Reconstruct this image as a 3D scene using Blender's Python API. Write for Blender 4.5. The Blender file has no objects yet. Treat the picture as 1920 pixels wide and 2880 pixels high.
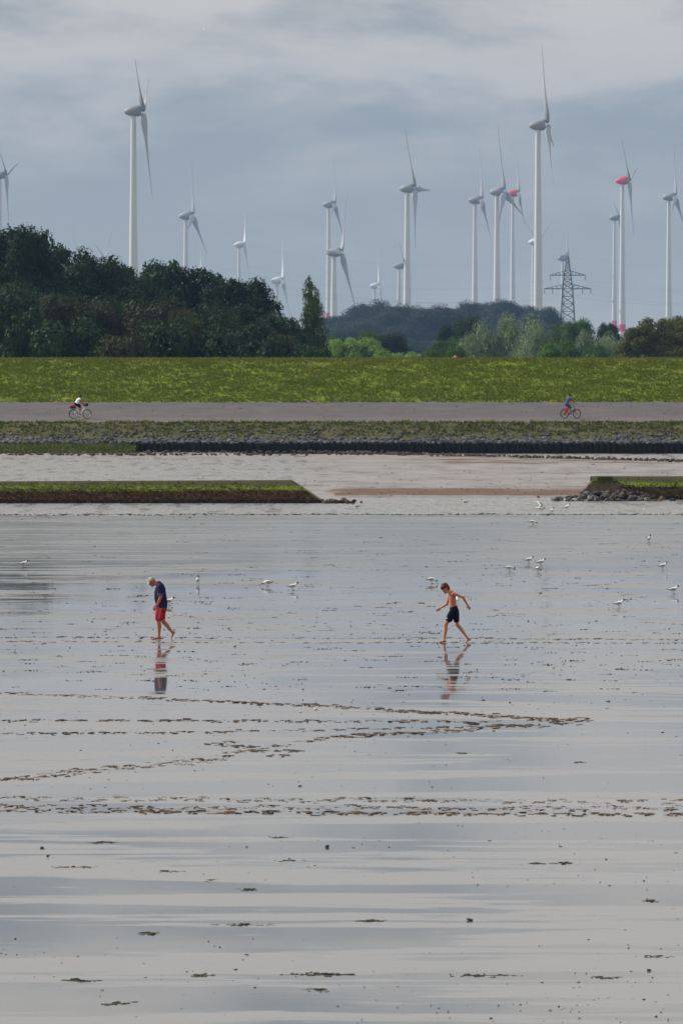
import bpy, bmesh, math, random
import numpy as np
from mathutils import Vector, Matrix, Euler, noise
from mathutils.bvhtree import BVHTree

random.seed(7); R = math.radians
S = bpy.context.scene
C = S.collection

# ------------------------------------------------------------------ camera
F, YH, H = 15525.0, 940.0, 8.31          # focal length (photo px), horizon row, eye height (m)
cam_d = bpy.data.cameras.new('camera'); cam = bpy.data.objects.new('camera', cam_d); C.objects.link(cam)
cam.location = (0, 0, H); cam.rotation_euler = (R(90), 0, 0)
cam_d.sensor_fit = 'VERTICAL'; cam_d.sensor_height = 36; cam_d.lens = F / 2880 * 36
cam_d.shift_y = -(1440 - YH) / 2880
cam_d.clip_start = 1; cam_d.clip_end = 30000
cam_d.dof.use_dof = True; cam_d.dof.focus_distance = 170; cam_d.dof.aperture_fstop = 13
S.camera = cam
def gy(py): return F * H / (py - YH)                      # distance of a point on the flat at a photo row
def PX(px, Y): return (px - 960) / F * Y
def PZ(py, Y): return H - (py - YH) / F * Y
def G(px, py, z=0.0):
    Y = F * (H - z) / (py - YH); return Vector((PX(px, Y), Y, z))

# ------------------------------------------------------------------ world, sun
SUN_EL, SUN_BACK = R(36), R(20)           # sun stands to the left, a little behind the walkers
sd = Vector((-math.cos(SUN_BACK) * math.cos(SUN_EL), math.sin(SUN_BACK) * math.cos(SUN_EL), math.sin(SUN_EL)))
W = bpy.data.worlds.new('World'); S.world = W; W.use_nodes = True
class NT:
    """tiny node helper"""
    def __init__(s, nt): s.nt = nt; s.L = nt.links
    def n(s, t, ins=None, **kw):
        nd = s.nt.nodes.new(t)
        for k, v in kw.items(): setattr(nd, k, v)
        for k, v in (ins or {}).items():
            if isinstance(v, bpy.types.NodeSocket): s.L.new(v, nd.inputs[k])
            else: nd.inputs[k].default_value = v
        return nd
    def math(s, op, a, b=0.0, clamp=False):
        return s.n('ShaderNodeMath', {0: a, 1: b}, operation=op, use_clamp=clamp).outputs[0]
    def vscale(s, v, sc): return s.n('ShaderNodeVectorMath', {0: v, 1: sc}, operation='MULTIPLY').outputs[0]
    def noise(s, v, scale=1.0, detail=3.0, rough=0.5, dist=0.0):
        return s.n('ShaderNodeTexNoise', {'Vector': v, 'Scale': scale, 'Detail': detail, 'Roughness': rough, 'Distortion': dist}).outputs[0]
    def ss(s, v, a, b, lo=0.0, hi=1.0):
        return s.n('ShaderNodeMapRange', {0: v, 1: a, 2: b, 3: lo, 4: hi}, interpolation_type='SMOOTHSTEP').outputs[0]
    def mix(s, f, a, b, mode='MIX'):
        m = s.n('ShaderNodeMix', data_type='RGBA', blend_type=mode)
        for k, v in ((0, f), (6, a), (7, b)):
            if isinstance(v, bpy.types.NodeSocket): s.L.new(v, m.inputs[k])
            else: m.inputs[k].default_value = v if k == 0 else (tuple(v) + (1,))[:4]
        return m.outputs[2]
    def mixf(s, f, a, b):
        m = s.n('ShaderNodeMix', data_type='FLOAT')
        for k, v in ((0, f), (2, a), (3, b)):
            if isinstance(v, bpy.types.NodeSocket): s.L.new(v, m.inputs[k])
            else: m.inputs[k].default_value = v
        return m.outputs[0]
w = NT(W.node_tree); W.node_tree.nodes.clear()
sky = w.n('ShaderNodeTexSky', sky_type='NISHITA', sun_disc=False)
sky.sun_elevation = SUN_EL; sky.sun_rotation = math.atan2(sd.x, sd.y)
sky.air_density = 1.0; sky.dust_density = 2.0; sky.ozone_density = 1.0
tc = w.n('ShaderNodeTexCoord').outputs['Generated']
el = w.n('ShaderNodeSeparateXYZ', {0: tc}).outputs[2]
cl = w.noise(w.vscale(tc, (14, 14, 46)), 1.0, 6.0, 0.56, 0.2)
cl2 = w.noise(w.vscale(tc, (4, 4, 17)), 1.0, 2.0, 0.5)
cf = w.math('ADD', w.math('MULTIPLY', cl, 0.72), w.math('MULTIPLY', cl2, 0.28))
low = w.ss(el, 0.005, 0.055)                               # clouds stand out more above the horizon bank
cmask = w.ss(w.math('ADD', cf, w.math('MULTIPLY', low, 0.075)), 0.47, 0.62)
base = w.mix(low, (3.72, 3.95, 3.95), (3.0, 3.24, 3.3))
ccol = w.mix(w.ss(el, 0.02, 0.06), (4.6, 4.6, 4.5), (6.6, 6.05, 5.45))
cloud = w.mix(cmask, base, ccol)
rise = w.ss(el, 0.05, 0.30, 1.0, 1.95)                      # the cloud field grows brighter above the horizon bank
cloud = w.n('ShaderNodeVectorMath', {0: cloud, 'Scale': rise}, operation='SCALE').outputs[0]
skyc = w.mix(w.ss(el, 0.2, 0.85, 0.9, 0.4), sky.outputs[0], cloud)   # and breaks up overhead
bg = w.n('ShaderNodeBackground', {'Color': skyc, 'Strength': 0.1})
w.L.new(bg.outputs[0], w.n('ShaderNodeOutputWorld').inputs[0])
sun_d = bpy.data.lights.new('sun', 'SUN'); sun = bpy.data.objects.new('sun', sun_d); C.objects.link(sun)
sun_d.energy = 5.0; sun_d.angle = R(0.53); sun_d.color = (1.0, 0.93, 0.83)
sun.location = (-40, 40, 60); sun.rotation_euler = sd.to_track_quat('Z', 'Y').to_euler()
S.view_settings.view_transform = 'Standard'; S.view_settings.look = 'None'
S.view_settings.exposure = 0.0; S.view_settings.gamma = 1.0
S.render.engine = 'CYCLES'
S.cycles.max_bounces = 6; S.cycles.transparent_max_bounces = 6; S.cycles.volume_bounces = 0

# ------------------------------------------------------------------ helpers
def link(name, mesh, parent=None, mat=None, smooth=False):
    if mat is not None and len(mesh.materials) == 0: mesh.materials.append(mat)
    if smooth: mesh.polygons.foreach_set('use_smooth', np.ones(len(mesh.polygons), bool))
    o = bpy.data.objects.new(name, mesh); C.objects.link(o)
    if parent is not None: o.parent = parent
    return o
def tag(o, label, cat, group=None):
    o['label'] = label; o['category'] = cat
    if group: o['group'] = group
    return o
def struct(o, kind='structure'): o['kind'] = kind; return o
def empty(name, loc=(0, 0, 0), rz=0.0):
    o = bpy.data.objects.new(name, None); C.objects.link(o)
    o.location = loc; o.rotation_euler = (0, 0, rz); o.empty_display_size = 0.2; return o
def npmesh(name, v, f):
    """v (n,3), f (m,k) arrays -> mesh, quick"""
    v = np.asarray(v, np.float32); f = np.asarray(f, np.int32); m = bpy.data.meshes.new(name)
    m.vertices.add(len(v)); m.vertices.foreach_set('co', v.ravel())
    k = f.shape[1]; m.loops.add(f.size); m.loops.foreach_set('vertex_index', f.ravel())
    m.polygons.add(len(f)); m.polygons.foreach_set('loop_start', np.arange(0, f.size, k, dtype=np.int32))
    m.update(calc_edges=True); m.validate(); return m
class MB:
    def __init__(s): s.v = []; s.f = []; s.M = Matrix.Identity(4)
    def add(s, vs, fs):
        b = len(s.v); s.v += [tuple(s.M @ Vector(p)) for p in vs]; s.f += [tuple(i + b for i in q) for q in fs]; return s
    def box(s, c, d, rz=0.0):
        x, y, z = (d[0] / 2, d[1] / 2, d[2] / 2); c = Vector(c); r = Matrix.Rotation(rz, 3, 'Z')
        vs = [c + r @ Vector((a * x, b * y, e * z)) for e in (-1, 1) for a, b in ((-1, -1), (1, -1), (1, 1), (-1, 1))]
        return s.add(vs, [(3, 2, 1, 0), (4, 5, 6, 7), (0, 1, 5, 4), (1, 2, 6, 5), (2, 3, 7, 6), (3, 0, 4, 7)])
    def bar(s, a, b, r, n=4, r2=None):
        return s.tube([(a, r, r), (b, r if r2 is None else r2, r if r2 is None else r2)], n, cap=False)
    def tube(s, pts, n=12, cap=True, lat=(0, 1, 0)):
        """pts: (point, sagittal radius, lateral radius); rounded ends when cap"""
        P = [(Vector(p), a, b) for p, a, b in pts]
        if cap:
            t0 = (P[0][0] - P[1][0]).normalized(); t1 = (P[-1][0] - P[-2][0]).normalized(); out = []
            for q in (1.25, 0.9, 0.45):
                ang = min(q, 1.45); r = (P[0][1] + P[0][2]) / 2
                out.append((P[0][0] + t0 * r * math.sin(ang) * .8, P[0][1] * math.cos(ang), P[0][2] * math.cos(ang)))
            out += P
            for q in (0.45, 0.9, 1.25):
                r = (P[-1][1] + P[-1][2]) / 2
                out.append((P[-1][0] + t1 * r * math.sin(q) * .8, P[-1][1] * math.cos(q), P[-1][2] * math.cos(q)))
            P = out
        rings = []; L = Vector(lat)
        for i, (p, a, b) in enumerate(P):
            t = (P[min(i + 1, len(P) - 1)][0] - P[max(i - 1, 0)][0]).normalized()
            bb = L - t * L.dot(t)
            if bb.length < 0.15: bb = Vector((1, 0, 0)) - t * t.x
            bb.normalize(); nn = bb.cross(t)
            rings.append([p + nn * (a * math.cos(2 * math.pi * k / n)) + bb * (b * math.sin(2 * math.pi * k / n)) for k in range(n)])
        vs = [q for r in rings for q in r]; fs = []
        for i in range(len(rings) - 1):
            for k in range(n):
                fs.append((i * n + k, i * n + (k + 1) % n, (i + 1) * n + (k + 1) % n, (i + 1) * n + k))
        fs.append(tuple(range(n - 1, -1, -1))); fs.append(tuple(range((len(rings) - 1) * n, len(rings) * n)))
        return s.add(vs, fs)
    def ell(s, c, r, n=12, m=8, rot=None):
        c = Vector(c); vs = [Vector((0, 0, -1))]; fs = []
        for j in range(1, m):
            th = -math.pi / 2 + math.pi * j / m
            for k in range(n): vs.append(Vector((math.cos(th) * math.cos(2 * math.pi * k / n), math.cos(th) * math.sin(2 * math.pi * k / n), math.sin(th))))
        vs.append(Vector((0, 0, 1))); e = len(vs) - 1
        for k in range(n): fs.append((0, 1 + (k + 1) % n, 1 + k)); fs.append((e, 1 + (m - 2) * n + k, 1 + (m - 2) * n + (k + 1) % n))
        for j in range(m - 2):
            for k in range(n): fs.append((1 + j * n + k, 1 + j * n + (k + 1) % n, 1 + (j + 1) * n + (k + 1) % n, 1 + (j + 1) * n + k))
        q = [Vector((p.x * r[0], p.y * r[1], p.z * r[2])) for p in vs]
        if rot is not None: q = [rot @ p for p in q]
        return s.add([c + p for p in q], fs)
    def mesh(s, name):
        m = bpy.data.meshes.new(name); m.from_pydata(s.v, [], s.f); m.update(); return m
    def build(s, name, mat, parent=None, smooth=False):
        return link(name, s.mesh(name), parent, mat, smooth)
def remesh(mb, name, voxel=0.008, smooth=4):
    m = mb.mesh(name + '_raw'); o = bpy.data.objects.new('tmp', m); C.objects.link(o)
    a = o.modifiers.new('r', 'REMESH'); a.mode = 'VOXEL'; a.voxel_size = voxel
    b = o.modifiers.new('s', 'SMOOTH'); b.factor = 0.5; b.iterations = smooth
    dg = bpy.context.evaluated_depsgraph_get(); dg.update()
    r = bpy.data.meshes.new_from_object(o.evaluated_get(dg)); r.name = name
    bpy.data.objects.remove(o); bpy.data.meshes.remove(m); return r
def hull(seed, n=13, sq=(1, 1, 1)):
    rnd = random.Random(seed); bm = bmesh.new()
    for _ in range(n):
        v = Vector((rnd.gauss(0, 1), rnd.gauss(0, 1), rnd.gauss(0, 1))).normalized() * rnd.uniform(.75, 1.1)
        bm.verts.new((v.x * sq[0] * .5, v.y * sq[1] * .5, v.z * sq[2] * .5))
    bmesh.ops.convex_hull(bm, input=bm.verts)
    for v in [v for v in bm.verts if not v.link_faces]: bm.verts.remove(v)
    m = bpy.data.meshes.new('stone'); bm.to_mesh(m); bm.free(); return m
def mesh_arrays(m):
    v = np.empty(len(m.vertices) * 3, np.float32); m.vertices.foreach_get('co', v)
    return v.reshape(-1, 3), [tuple(p.vertices) for p in m.polygons]

# ------------------------------------------------------------------ materials
def pmat(name, col, rough=0.6, var=0.0, vscale=8.0, bump=0.0, bscale=40.0, spec=0.2, metal=0.0, col2=None, objrand=0.0):
    m = bpy.data.materials.new(name); m.use_nodes = True; m.node_tree.nodes.clear(); t = NT(m.node_tree)
    b = t.n('ShaderNodeBsdfPrincipled', {'Roughness': rough, 'Specular IOR Level': spec, 'Metallic': metal})
    c = None; oc = t.n('ShaderNodeTexCoord').outputs['Object']
    if var or col2:
        f = t.noise(oc, vscale, 4.0, 0.6)
        c2 = col2 or tuple(x * (1 - var) for x in col)
        c = t.mix(t.ss(f, 0.35, 0.65), col, c2)
    if objrand:
        rn = t.n('ShaderNodeObjectInfo').outputs['Random']
        k = t.mixf(rn, 1 - objrand, 1 + objrand)
        c = t.n('ShaderNodeVectorMath', {0: c if c is not None else (*col,), 'Scale': k}, operation='SCALE').outputs[0]
    if c is not None: t.L.new(c, b.inputs['Base Color'])
    else: b.inputs['Base Color'].default_value = (*col, 1)
    if bump:
        h = t.noise(oc, bscale, 4.0, 0.6)
        t.L.new(t.n('ShaderNodeBump', {'Height': h, 'Strength': 1.0, 'Distance': bump}).outputs[0], b.inputs['Normal'])
    t.L.new(b.outputs[0], t.n('ShaderNodeOutputMaterial').inputs[0]); return m
def leafmat(name, col, col2, trans=0.35, patch=0.35):
    m = bpy.data.materials.new(name); m.use_nodes = True; m.node_tree.nodes.clear(); t = NT(m.node_tree)
    pos = t.n('ShaderNodeNewGeometry').outputs['Position']
    f = t.noise(pos, patch, 3.0, 0.65)
    isl = t.n('ShaderNodeNewGeometry').outputs['Random Per Island']
    rn = t.n('ShaderNodeObjectInfo').outputs['Random']
    fac = t.math('ADD', t.ss(f, 0.3, 0.7), t.math('MULTIPLY', t.math('SUBTRACT', isl, 0.5), 0.8), clamp=True)
    c = t.mix(fac, col, col2)
    k = t.mixf(rn, 0.75, 1.25)
    c = t.n('ShaderNodeVectorMath', {0: c, 'Scale': k}, operation='SCALE').outputs[0]
    d = t.n('ShaderNodeBsdfPrincipled', {'Base Color': c, 'Roughness': 0.6, 'Specular IOR Level': 0.12})
    tr = t.n('ShaderNodeBsdfTranslucent', {'Color': c})
    mx = t.n('ShaderNodeMixShader', {0: trans, 1: d.outputs[0], 2: tr.outputs[0]})
    t.L.new(mx.outputs[0], t.n('ShaderNodeOutputMaterial').inputs[0]); return m

M = {}
M['white'] = pmat('nacelle_shade_grey', (.30, .29, .285), .5, .2, 1.2)  # grey nacelle paint, darkened further with its shade put into the colour
M['blade'] = pmat('blade_shade_grey', (.36, .36, .365), .45, .12, .3)  # blades seen in shade: the shade is put into this darker grey
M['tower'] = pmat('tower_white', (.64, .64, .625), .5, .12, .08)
M['red'] = pmat('red_paint', (.62, .045, .06), .5)
M['steel'] = pmat('galvanised_steel', (.12, .13, .14), .6)
M['stone'] = pmat('basalt_stone', (.10, .102, .112), .75, .55, 5.0, .02, 12, objrand=.35)
M['stone_brown'] = pmat('weedy_stone', (.11, .085, .06), .8, .5, 4.0, .02, 12, objrand=.35)
M['pale_stone'] = pmat('pale_stone', (.55, .54, .5), .8, .2)
M['timber'] = pmat('wet_dark_timber', (.012, .012, .013), .55, .5, 6, .01, 14, objrand=.3)
M['timber_pale'] = pmat('weathered_pile_edge', (.06, .06, .058), .7, .4, 6)
M['skin'] = pmat('skin_tanned', (.40, .145, .08), .5, .12, 6, col2=(.34, .11, .06))
M['skin_pale'] = pmat('skin_fair', (.50, .22, .14), .5, .1, 5, col2=(.42, .15, .085))
M['hair'] = pmat('hair_auburn', (.15, .030, .008), .55, .6, 40, .004, 60)
M['grey_hair'] = pmat('hair_grey', (.22, .2, .18), .6)
M['navy'] = pmat('navy_jersey', (.016, .019, .062), .8, .3, 9, .004, 25, spec=.08)
M['redcloth'] = pmat('red_shorts_cloth', (.46, .008, .010), .7, .25, 7, .004, 20, spec=.1)
M['blackcloth'] = pmat('black_shorts_cloth', (.006, .008, .016), .8, .3, 9, .004, 20, spec=.05)
M['whitecloth'] = pmat('white_cloth', (.78, .78, .8), .8, .12, 10)
M['piping'] = pmat('grey_piping', (.28, .28, .32), .8)
M['stripe'] = pmat('lilac_grey_stripe', (.42, .36, .42), .8)
M['cap'] = pmat('straw_beige_cap', (.50, .43, .31), .85, .45, 26, .003, 70)
M['dark'] = pmat('dark_rubber', (.012, .012, .013), .6)
M['ink'] = pmat('tattoo_ink', (.035, .035, .045), .6, .6, 30)
M['jersey'] = pmat('patterned_blue_jersey', (.02, .035, .10), .8, col2=(.11, .15, .24), vscale=14)
M['denim'] = pmat('blue_shorts', (.03, .09, .17), .8, .3)
M['bluehelmet'] = pmat('navy_helmet', (.015, .02, .06), .35)
M['whiteframe'] = pmat('white_frame_paint', (.75, .76, .76), .3)
M['blackframe'] = pmat('black_frame_paint', (.012, .012, .014), .35)
M['chrome'] = pmat('bare_metal', (.5, .5, .5), .35, metal=.8)
M['redbag'] = pmat('red_bag_cloth', (.62, .02, .03), .55, .2, 12)
M['darkbag'] = pmat('dark_bag_cloth', (.02, .022, .025), .7)
M['feather'] = pmat('gull_white', (.80, .80, .79), .8)
M['wing'] = pmat('gull_grey_wing', (.30, .31, .33), .8)
M['black'] = pmat('gull_black', (.012, .011, .012), .7)
M['beak'] = pmat('gull_dark_red', (.10, .018, .014), .5)
M['wood_bark'] = pmat('bark', (.05, .042, .032), .9, .4, 4)
M['roof'] = pmat('orange_roof_tile', (.42, .12, .06), .8, .25, 3)
M['plaster'] = pmat('house_brick', (.30, .12, .08), .85, .2, 4)
M['clod'] = pmat('mud_clod', (.14, .092, .054), .8, .7, 14, .01, 30, objrand=.25)
M['cast'] = pmat('worm_cast_mud', (.035, .032, .028), .7, .4, 3)
M['weed'] = pmat('washed_up_seaweed', (.06, .055, .03), .7, .5, 9)
M['weed_green'] = pmat('green_algae_ball', (.035, .05, .012), .7, .4, 20)
M['wire'] = pmat('cable', (.12, .12, .13), .6)
M['leaf_dark'] = leafmat('leaf_dark_wood', (.010, .028, .010), (.026, .050, .014), .22)  # extra dark leaves: cloud shade over the wood is put into the colour
M['leaf_olive'] = leafmat('leaf_olive', (.05, .06, .016), (.10, .10, .026), .3)
M['leaf_mid'] = leafmat('leaf_mid_green', (.028, .080, .008), (.075, .15, .014), .3)
M['leaf_light'] = leafmat('leaf_light_green', (.11, .20, .03), (.20, .29, .05), .4)
M['leaf_willow'] = leafmat('leaf_willow_silver', (.085, .14, .06), (.22, .28, .15), .22)
M['leaf_dull'] = leafmat('leaf_dull_olive', (.022, .028, .012), (.04, .042, .016), .25)
M['leaf_far'] = leafmat('leaf_far_wood', (.02, .034, .018), (.03, .045, .02), .25, .05)
M['leaf_poplar'] = leafmat('leaf_poplar', (.022, .045, .012), (.085, .125, .022), .4)
M['grass_blade'] = leafmat('grass_blade', (.112, .165, .007), (.158, .192, .012), .35, .16)
M['straw_blade'] = leafmat('dry_grass_blade', (.15, .15, .035), (.27, .23, .09), .35, .9)
M['weed_blade'] = leafmat('verge_weed_blade', (.040, .070, .010), (.10, .105, .022), .3, .9)

def surf(name):
    m = bpy.data.materials.new(name); m.use_nodes = True; m.node_tree.nodes.clear(); t = NT(m.node_tree)
    b = t.n('ShaderNodeBsdfPrincipled'); t.L.new(b.outputs[0], t.n('ShaderNodeOutputMaterial').inputs[0])
    pos = t.n('ShaderNodeNewGeometry').outputs['Position']
    return m, t, b, pos
# wet tidal mud: a thin film of water lies in the hollows, rougher silt between
m, t, b, pos = surf('wet_mud'); M['mud'] = m
sx = t.n('ShaderNodeSeparateXYZ', {0: pos}); Yp, Zp = sx.outputs[1], sx.outputs[2]
band = t.noise(t.vscale(pos, (.085, .42, .0)), 1.0, 4.0, .58, .35)
fine = t.noise(t.vscale(pos, (.5, 1.7, .0)), 1.0, 5.0, .62)
mixn = t.math('ADD', t.math('MULTIPLY', band, .60), t.math('ADD', t.math('MULTIPLY', fine, .16), t.math('MULTIPLY', t.noise(t.vscale(pos, (.13, 1.3, 0)), 1.0, 5.0, .65), .24)))
film = t.ss(t.math('ADD', mixn, t.ss(Yp, 92, 135, 0, .022)), .486, .518)                              # 1 = standing film, 0 = bare wet silt
far = t.ss(Yp, 105, 200)                                   # sandier, more worked-over towards the channel
brown = t.math('MULTIPLY', t.ss(t.noise(t.vscale(pos, (.12, .3, 0)), 1.0, 5.0, .7), .58, .74), t.math('MULTIPLY', far, .6))
bank = t.ss(t.math('ADD', Zp, t.math('MULTIPLY', t.math('SUBTRACT', t.noise(t.vscale(pos, (.35, .5, 0)), 1.0, 5.0, .65), .5), .14)), .08, .13)
dry = t.math('MAXIMUM', brown, bank)
rough = t.mixf(film, .27, .04)
rough = t.mixf(far, rough, t.mixf(film, .21, t.mixf(t.ss(Yp, 175, 225), .05, .16)))
chan = t.ss(Yp, 252, 268)
rough = t.mixf(chan, rough, t.mixf(t.noise(t.vscale(pos, (.5, .2, 0)), 1.0, 4.0, .6), .25, .62))
rough = t.mixf(dry, rough, .75)
silt = t.mix(far, (.185, .188, .192), (.105, .105, .106))
col = t.mix(film, silt, (.075, .08, .085))
strk = t.ss(t.noise(t.vscale(pos, (.30, .16, 0)), 1.0, 6.0, .72), .42, .68)
col = t.mix(chan, col, t.mix(strk, (.20, .187, .182), (.085, .068, .06)))
col = t.mix(dry, col, (.125, .078, .054))
t.L.new(t.mixf(bank, .5, .08), b.inputs['Specular IOR Level'])
t.L.new(col, b.inputs['Base Color']); t.L.new(rough, b.inputs['Roughness']); b.inputs['IOR'].default_value = 1.36
hb = t.math('ADD', t.math('MULTIPLY', t.noise(t.vscale(pos, (1.2, 2.2, 0)), 1.0, 4.0, .55), .03),
            t.math('MULTIPLY', t.noise(t.vscale(pos, (9, 12, 0)), 1.0, 3.0, .6), .004))
bd = t.mixf(chan, t.mixf(film, .16, .022), .6)
t.L.new(t.n('ShaderNodeBump', {'Height': hb, 'Strength': 1.0, 'Distance': bd}).outputs[0], b.inputs['Normal'])
# channel water, ruffled by the breeze
m, t, b, pos = surf('rippled_water'); M['water'] = m
b.inputs['Base Color'].default_value = (.165, .165, .165, 1)
t.L.new(t.ss(t.noise(t.vscale(pos, (1.1, .14, 0)), 1.0, 4.0, .65), .36, .62, .10, .40), b.inputs['Roughness']); b.inputs['IOR'].default_value = 1.33
hb = t.math('ADD', t.noise(t.vscale(pos, (2.2, 1.3, 0)), 1.0, 3.0, .6), t.math('MULTIPLY', t.noise(t.vscale(pos, (.25, .35, 0)), 1.0, 3.0, .5), 1.6))
t.L.new(t.n('ShaderNodeBump', {'Height': hb, 'Strength': 1.0, 'Distance': .22}).outputs[0], b.inputs['Normal'])
# dike grass base, asphalt, verge, land
m, t, b, pos = surf('dike_turf'); M['turf'] = m
f1 = t.noise(t.vscale(pos, (.35, .8, 1.2)), 1.0, 5.0, .65); f2 = t.noise(pos, 4.0, 3.0, .6)
c = t.mix(t.ss(f1, .35, .68), (.105, .150, .006), (.140, .175, .012))
c = t.mix(t.ss(f2, .45, .75), c, (.075, .085, .016)); t.L.new(c, b.inputs['Base Color']); b.inputs['Roughness'].default_value = .9
b.inputs['Specular IOR Level'].default_value = .1
m, t, b, pos = surf('asphalt_revetment'); M['asphalt'] = m
f1 = t.noise(t.vscale(pos, (.4, 1.2, 3)), 1.0, 5.0, .7); f2 = t.noise(pos, 9.0, 3.0, .6)
c = t.mix(t.ss(f1, .35, .7), (.088, .080, .084), (.118, .104, .103)); c = t.mix(t.ss(f2, .58, .72), c, (.05, .046, .044)); c = t.mix(t.ss(t.noise(t.vscale(pos, (.9, 2.5, 4)), 1.0, 5.0, .75), .60, .70), c, (.045, .040, .036))
t.L.new(c, b.inputs['Base Color']); b.inputs['Roughness'].default_value = .85; b.inputs['Specular IOR Level'].default_value = .25
m, t, b, pos = surf('verge_soil'); M['verge'] = m
f1 = t.noise(t.vscale(pos, (.6, 1.0, 3)), 1.0, 5.0, .7); f2 = t.noise(pos, 3.2, 4.0, .65)
c = t.mix(t.ss(f1, .38, .62), (.040, .050, .014), (.085, .075, .030)); c = t.mix(t.ss(f2, .62, .72), c, (.16, .055, .014))
t.L.new(c, b.inputs['Base Color']); b.inputs['Roughness'].default_value = .95; b.inputs['Specular IOR Level'].default_value = .1
m, t, b, pos = surf('meadow'); M['land'] = m
t.L.new(t.mix(t.noise(pos, .05, 4.0), (.05, .075, .02), (.09, .10, .03)), b.inputs['Base Color']); b.inputs['Roughness'].default_value = 1
# groyne: algae above, brown wrack below
m, t, b, pos = surf('algae_slope'); M['algae'] = m
f1 = t.noise(t.vscale(pos, (.9, 1, 2)), 1.0, 5.0, .65); f2 = t.noise(t.vscale(pos, (6, 2, 2)), 1.0, 3.0, .6)
zz = t.n('ShaderNodeSeparateXYZ', {0: pos}).outputs[2]
k = t.math('ADD', t.math('MULTIPLY', t.math('SUBTRACT', f1, .5), 1.6), t.ss(zz, .93, .70, -.05, .95), clamp=True)
c = t.mix(k, (.036, .034, .010), (.125, .17, .003)); c = t.mix(t.ss(f2, .50, .68), c, (.028, .034, .006))
t.L.new(c, b.inputs['Base Color']); b.inputs['Specular IOR Level'].default_value = .12; b.inputs['Roughness'].default_value = .7
m, t, b, pos = surf('wrack_face'); M['wrack'] = m
f1 = t.noise(pos, 5.0, 5.0, .7)
zz = t.n('ShaderNodeSeparateXYZ', {0: pos}).outputs[2]
c = t.mix(t.ss(f1, .4, .65), (.030, .020, .010), (.115, .070, .030)); c = t.mix(t.ss(zz, .22, .14), c, (.010, .009, .008))
t.L.new(c, b.inputs['Base Color']); b.inputs['Specular IOR Level'].default_value = .12; b.inputs['Roughness'].default_value = .6
t.L.new(t.n('ShaderNodeBump', {'Height': f1, 'Strength': 1.0, 'Distance': .05}).outputs[0], b.inputs['Normal'])
M['wrack_blade'] = leafmat('wrack_frond', (.035, .023, .011), (.13, .08, .032), .1, 1.5)
M['algae_blade'] = leafmat('algae_frond', (.05, .06, .006), (.15, .19, .006), .15, 1.2)

# ------------------------------------------------------------------ ground, mud, water, dike
def fbm(x, y, o=4, s=0):
    a, r, k = 1.0, 0.0, 1.0
    for i in range(o): r += a * noise.noise((x * k, y * k, s + i * 7.3)); a *= .5; k *= 2.0
    return r
def sst(v, a, b):
    u = max(0.0, min(1.0, (v - a) / (b - a))); return u * u * (3 - 2 * u)
def mud_h(x, Y):
    n1 = fbm(x * .05, Y * .11, 4, 3) ; n2 = fbm(x * .16, Y * .35, 3, 9)
    px = 960 + x * F / max(Y, 1)
    h = .035 + .012 * n2
    e1 = 254 + 2.4 * n1 + .7 * n2                          # near shore of the channel
    h = h + (-.17 - h) * sst(Y, e1 - 1.5, e1 + 3)
    if px < 930: e2 = 283
    else: e2 = 279.5 + .9 * n2
    b1 = sst(Y, e2, e2 + 2.0)
    right = sst(px + 90 * n1, 760, 960)
    bankh = (.13 - .09 * sst(Y, 290 + 5 * n1, 306 + 5 * n1)) + .05 * n2 * sst(Y, 296, 312)
    bankh += .06 * sst(Y, 346 + 2 * n2, 352) * sst(px, 1000, 1300)
    lefth = -.03 + .06 * n1 + .035 * n2
    bh = lefth + (bankh - lefth) * right
    h = h + (bh - h) * b1
    rl = gy(1270 + max(0, px - 700) * .0262)               # the stone ridge line; a lead of water behind it
    if px > 700: h = h + (-.18 - h) * sst(Y, rl, rl + 3)
    elif Y > 370: h = h + (.10 - h) * sst(Y, 374, 382)
    return h
ys = list(np.arange(18, 120, 2.0)) + list(np.arange(120, 245, 2.5)) + list(np.arange(245, 312, .8)) + list(np.arange(312, 396, 1.4))
xs = np.linspace(-62, 62, 210)
V = [(x, y, mud_h(x, y)) for y in ys for x in xs]; nx = len(xs)
Fq = [(j * nx + i, j * nx + i + 1, (j + 1) * nx + i + 1, (j + 1) * nx + i) for j in range(len(ys) - 1) for i in range(nx - 1)]
mudflat = struct(link('mudflat', npmesh('mudflat', V, Fq), None, M['mud'], True))
V = [(x, y, 0.0) for y in np.linspace(247, 392, 40) for x in np.linspace(-62, 62, 30)]
Fq = [(j * 30 + i, j * 30 + i + 1, (j + 1) * 30 + i + 1, (j + 1) * 30 + i) for j in range(39) for i in range(29)]
struct(link('channel_water', npmesh('channel_water', V, Fq), None, M['water'], True))
V = []
for y in (-200, 10, 3000, 6500):
    for x in (-4000, -500, 500, 4000): V.append((x, y, -.6))
struct(link('ground', npmesh('ground', V, [(j * 4 + i, j * 4 + i + 1, j * 4 + i + 5, j * 4 + i + 4) for j in range(3) for i in range(3)]), None, M['land']))

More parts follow.
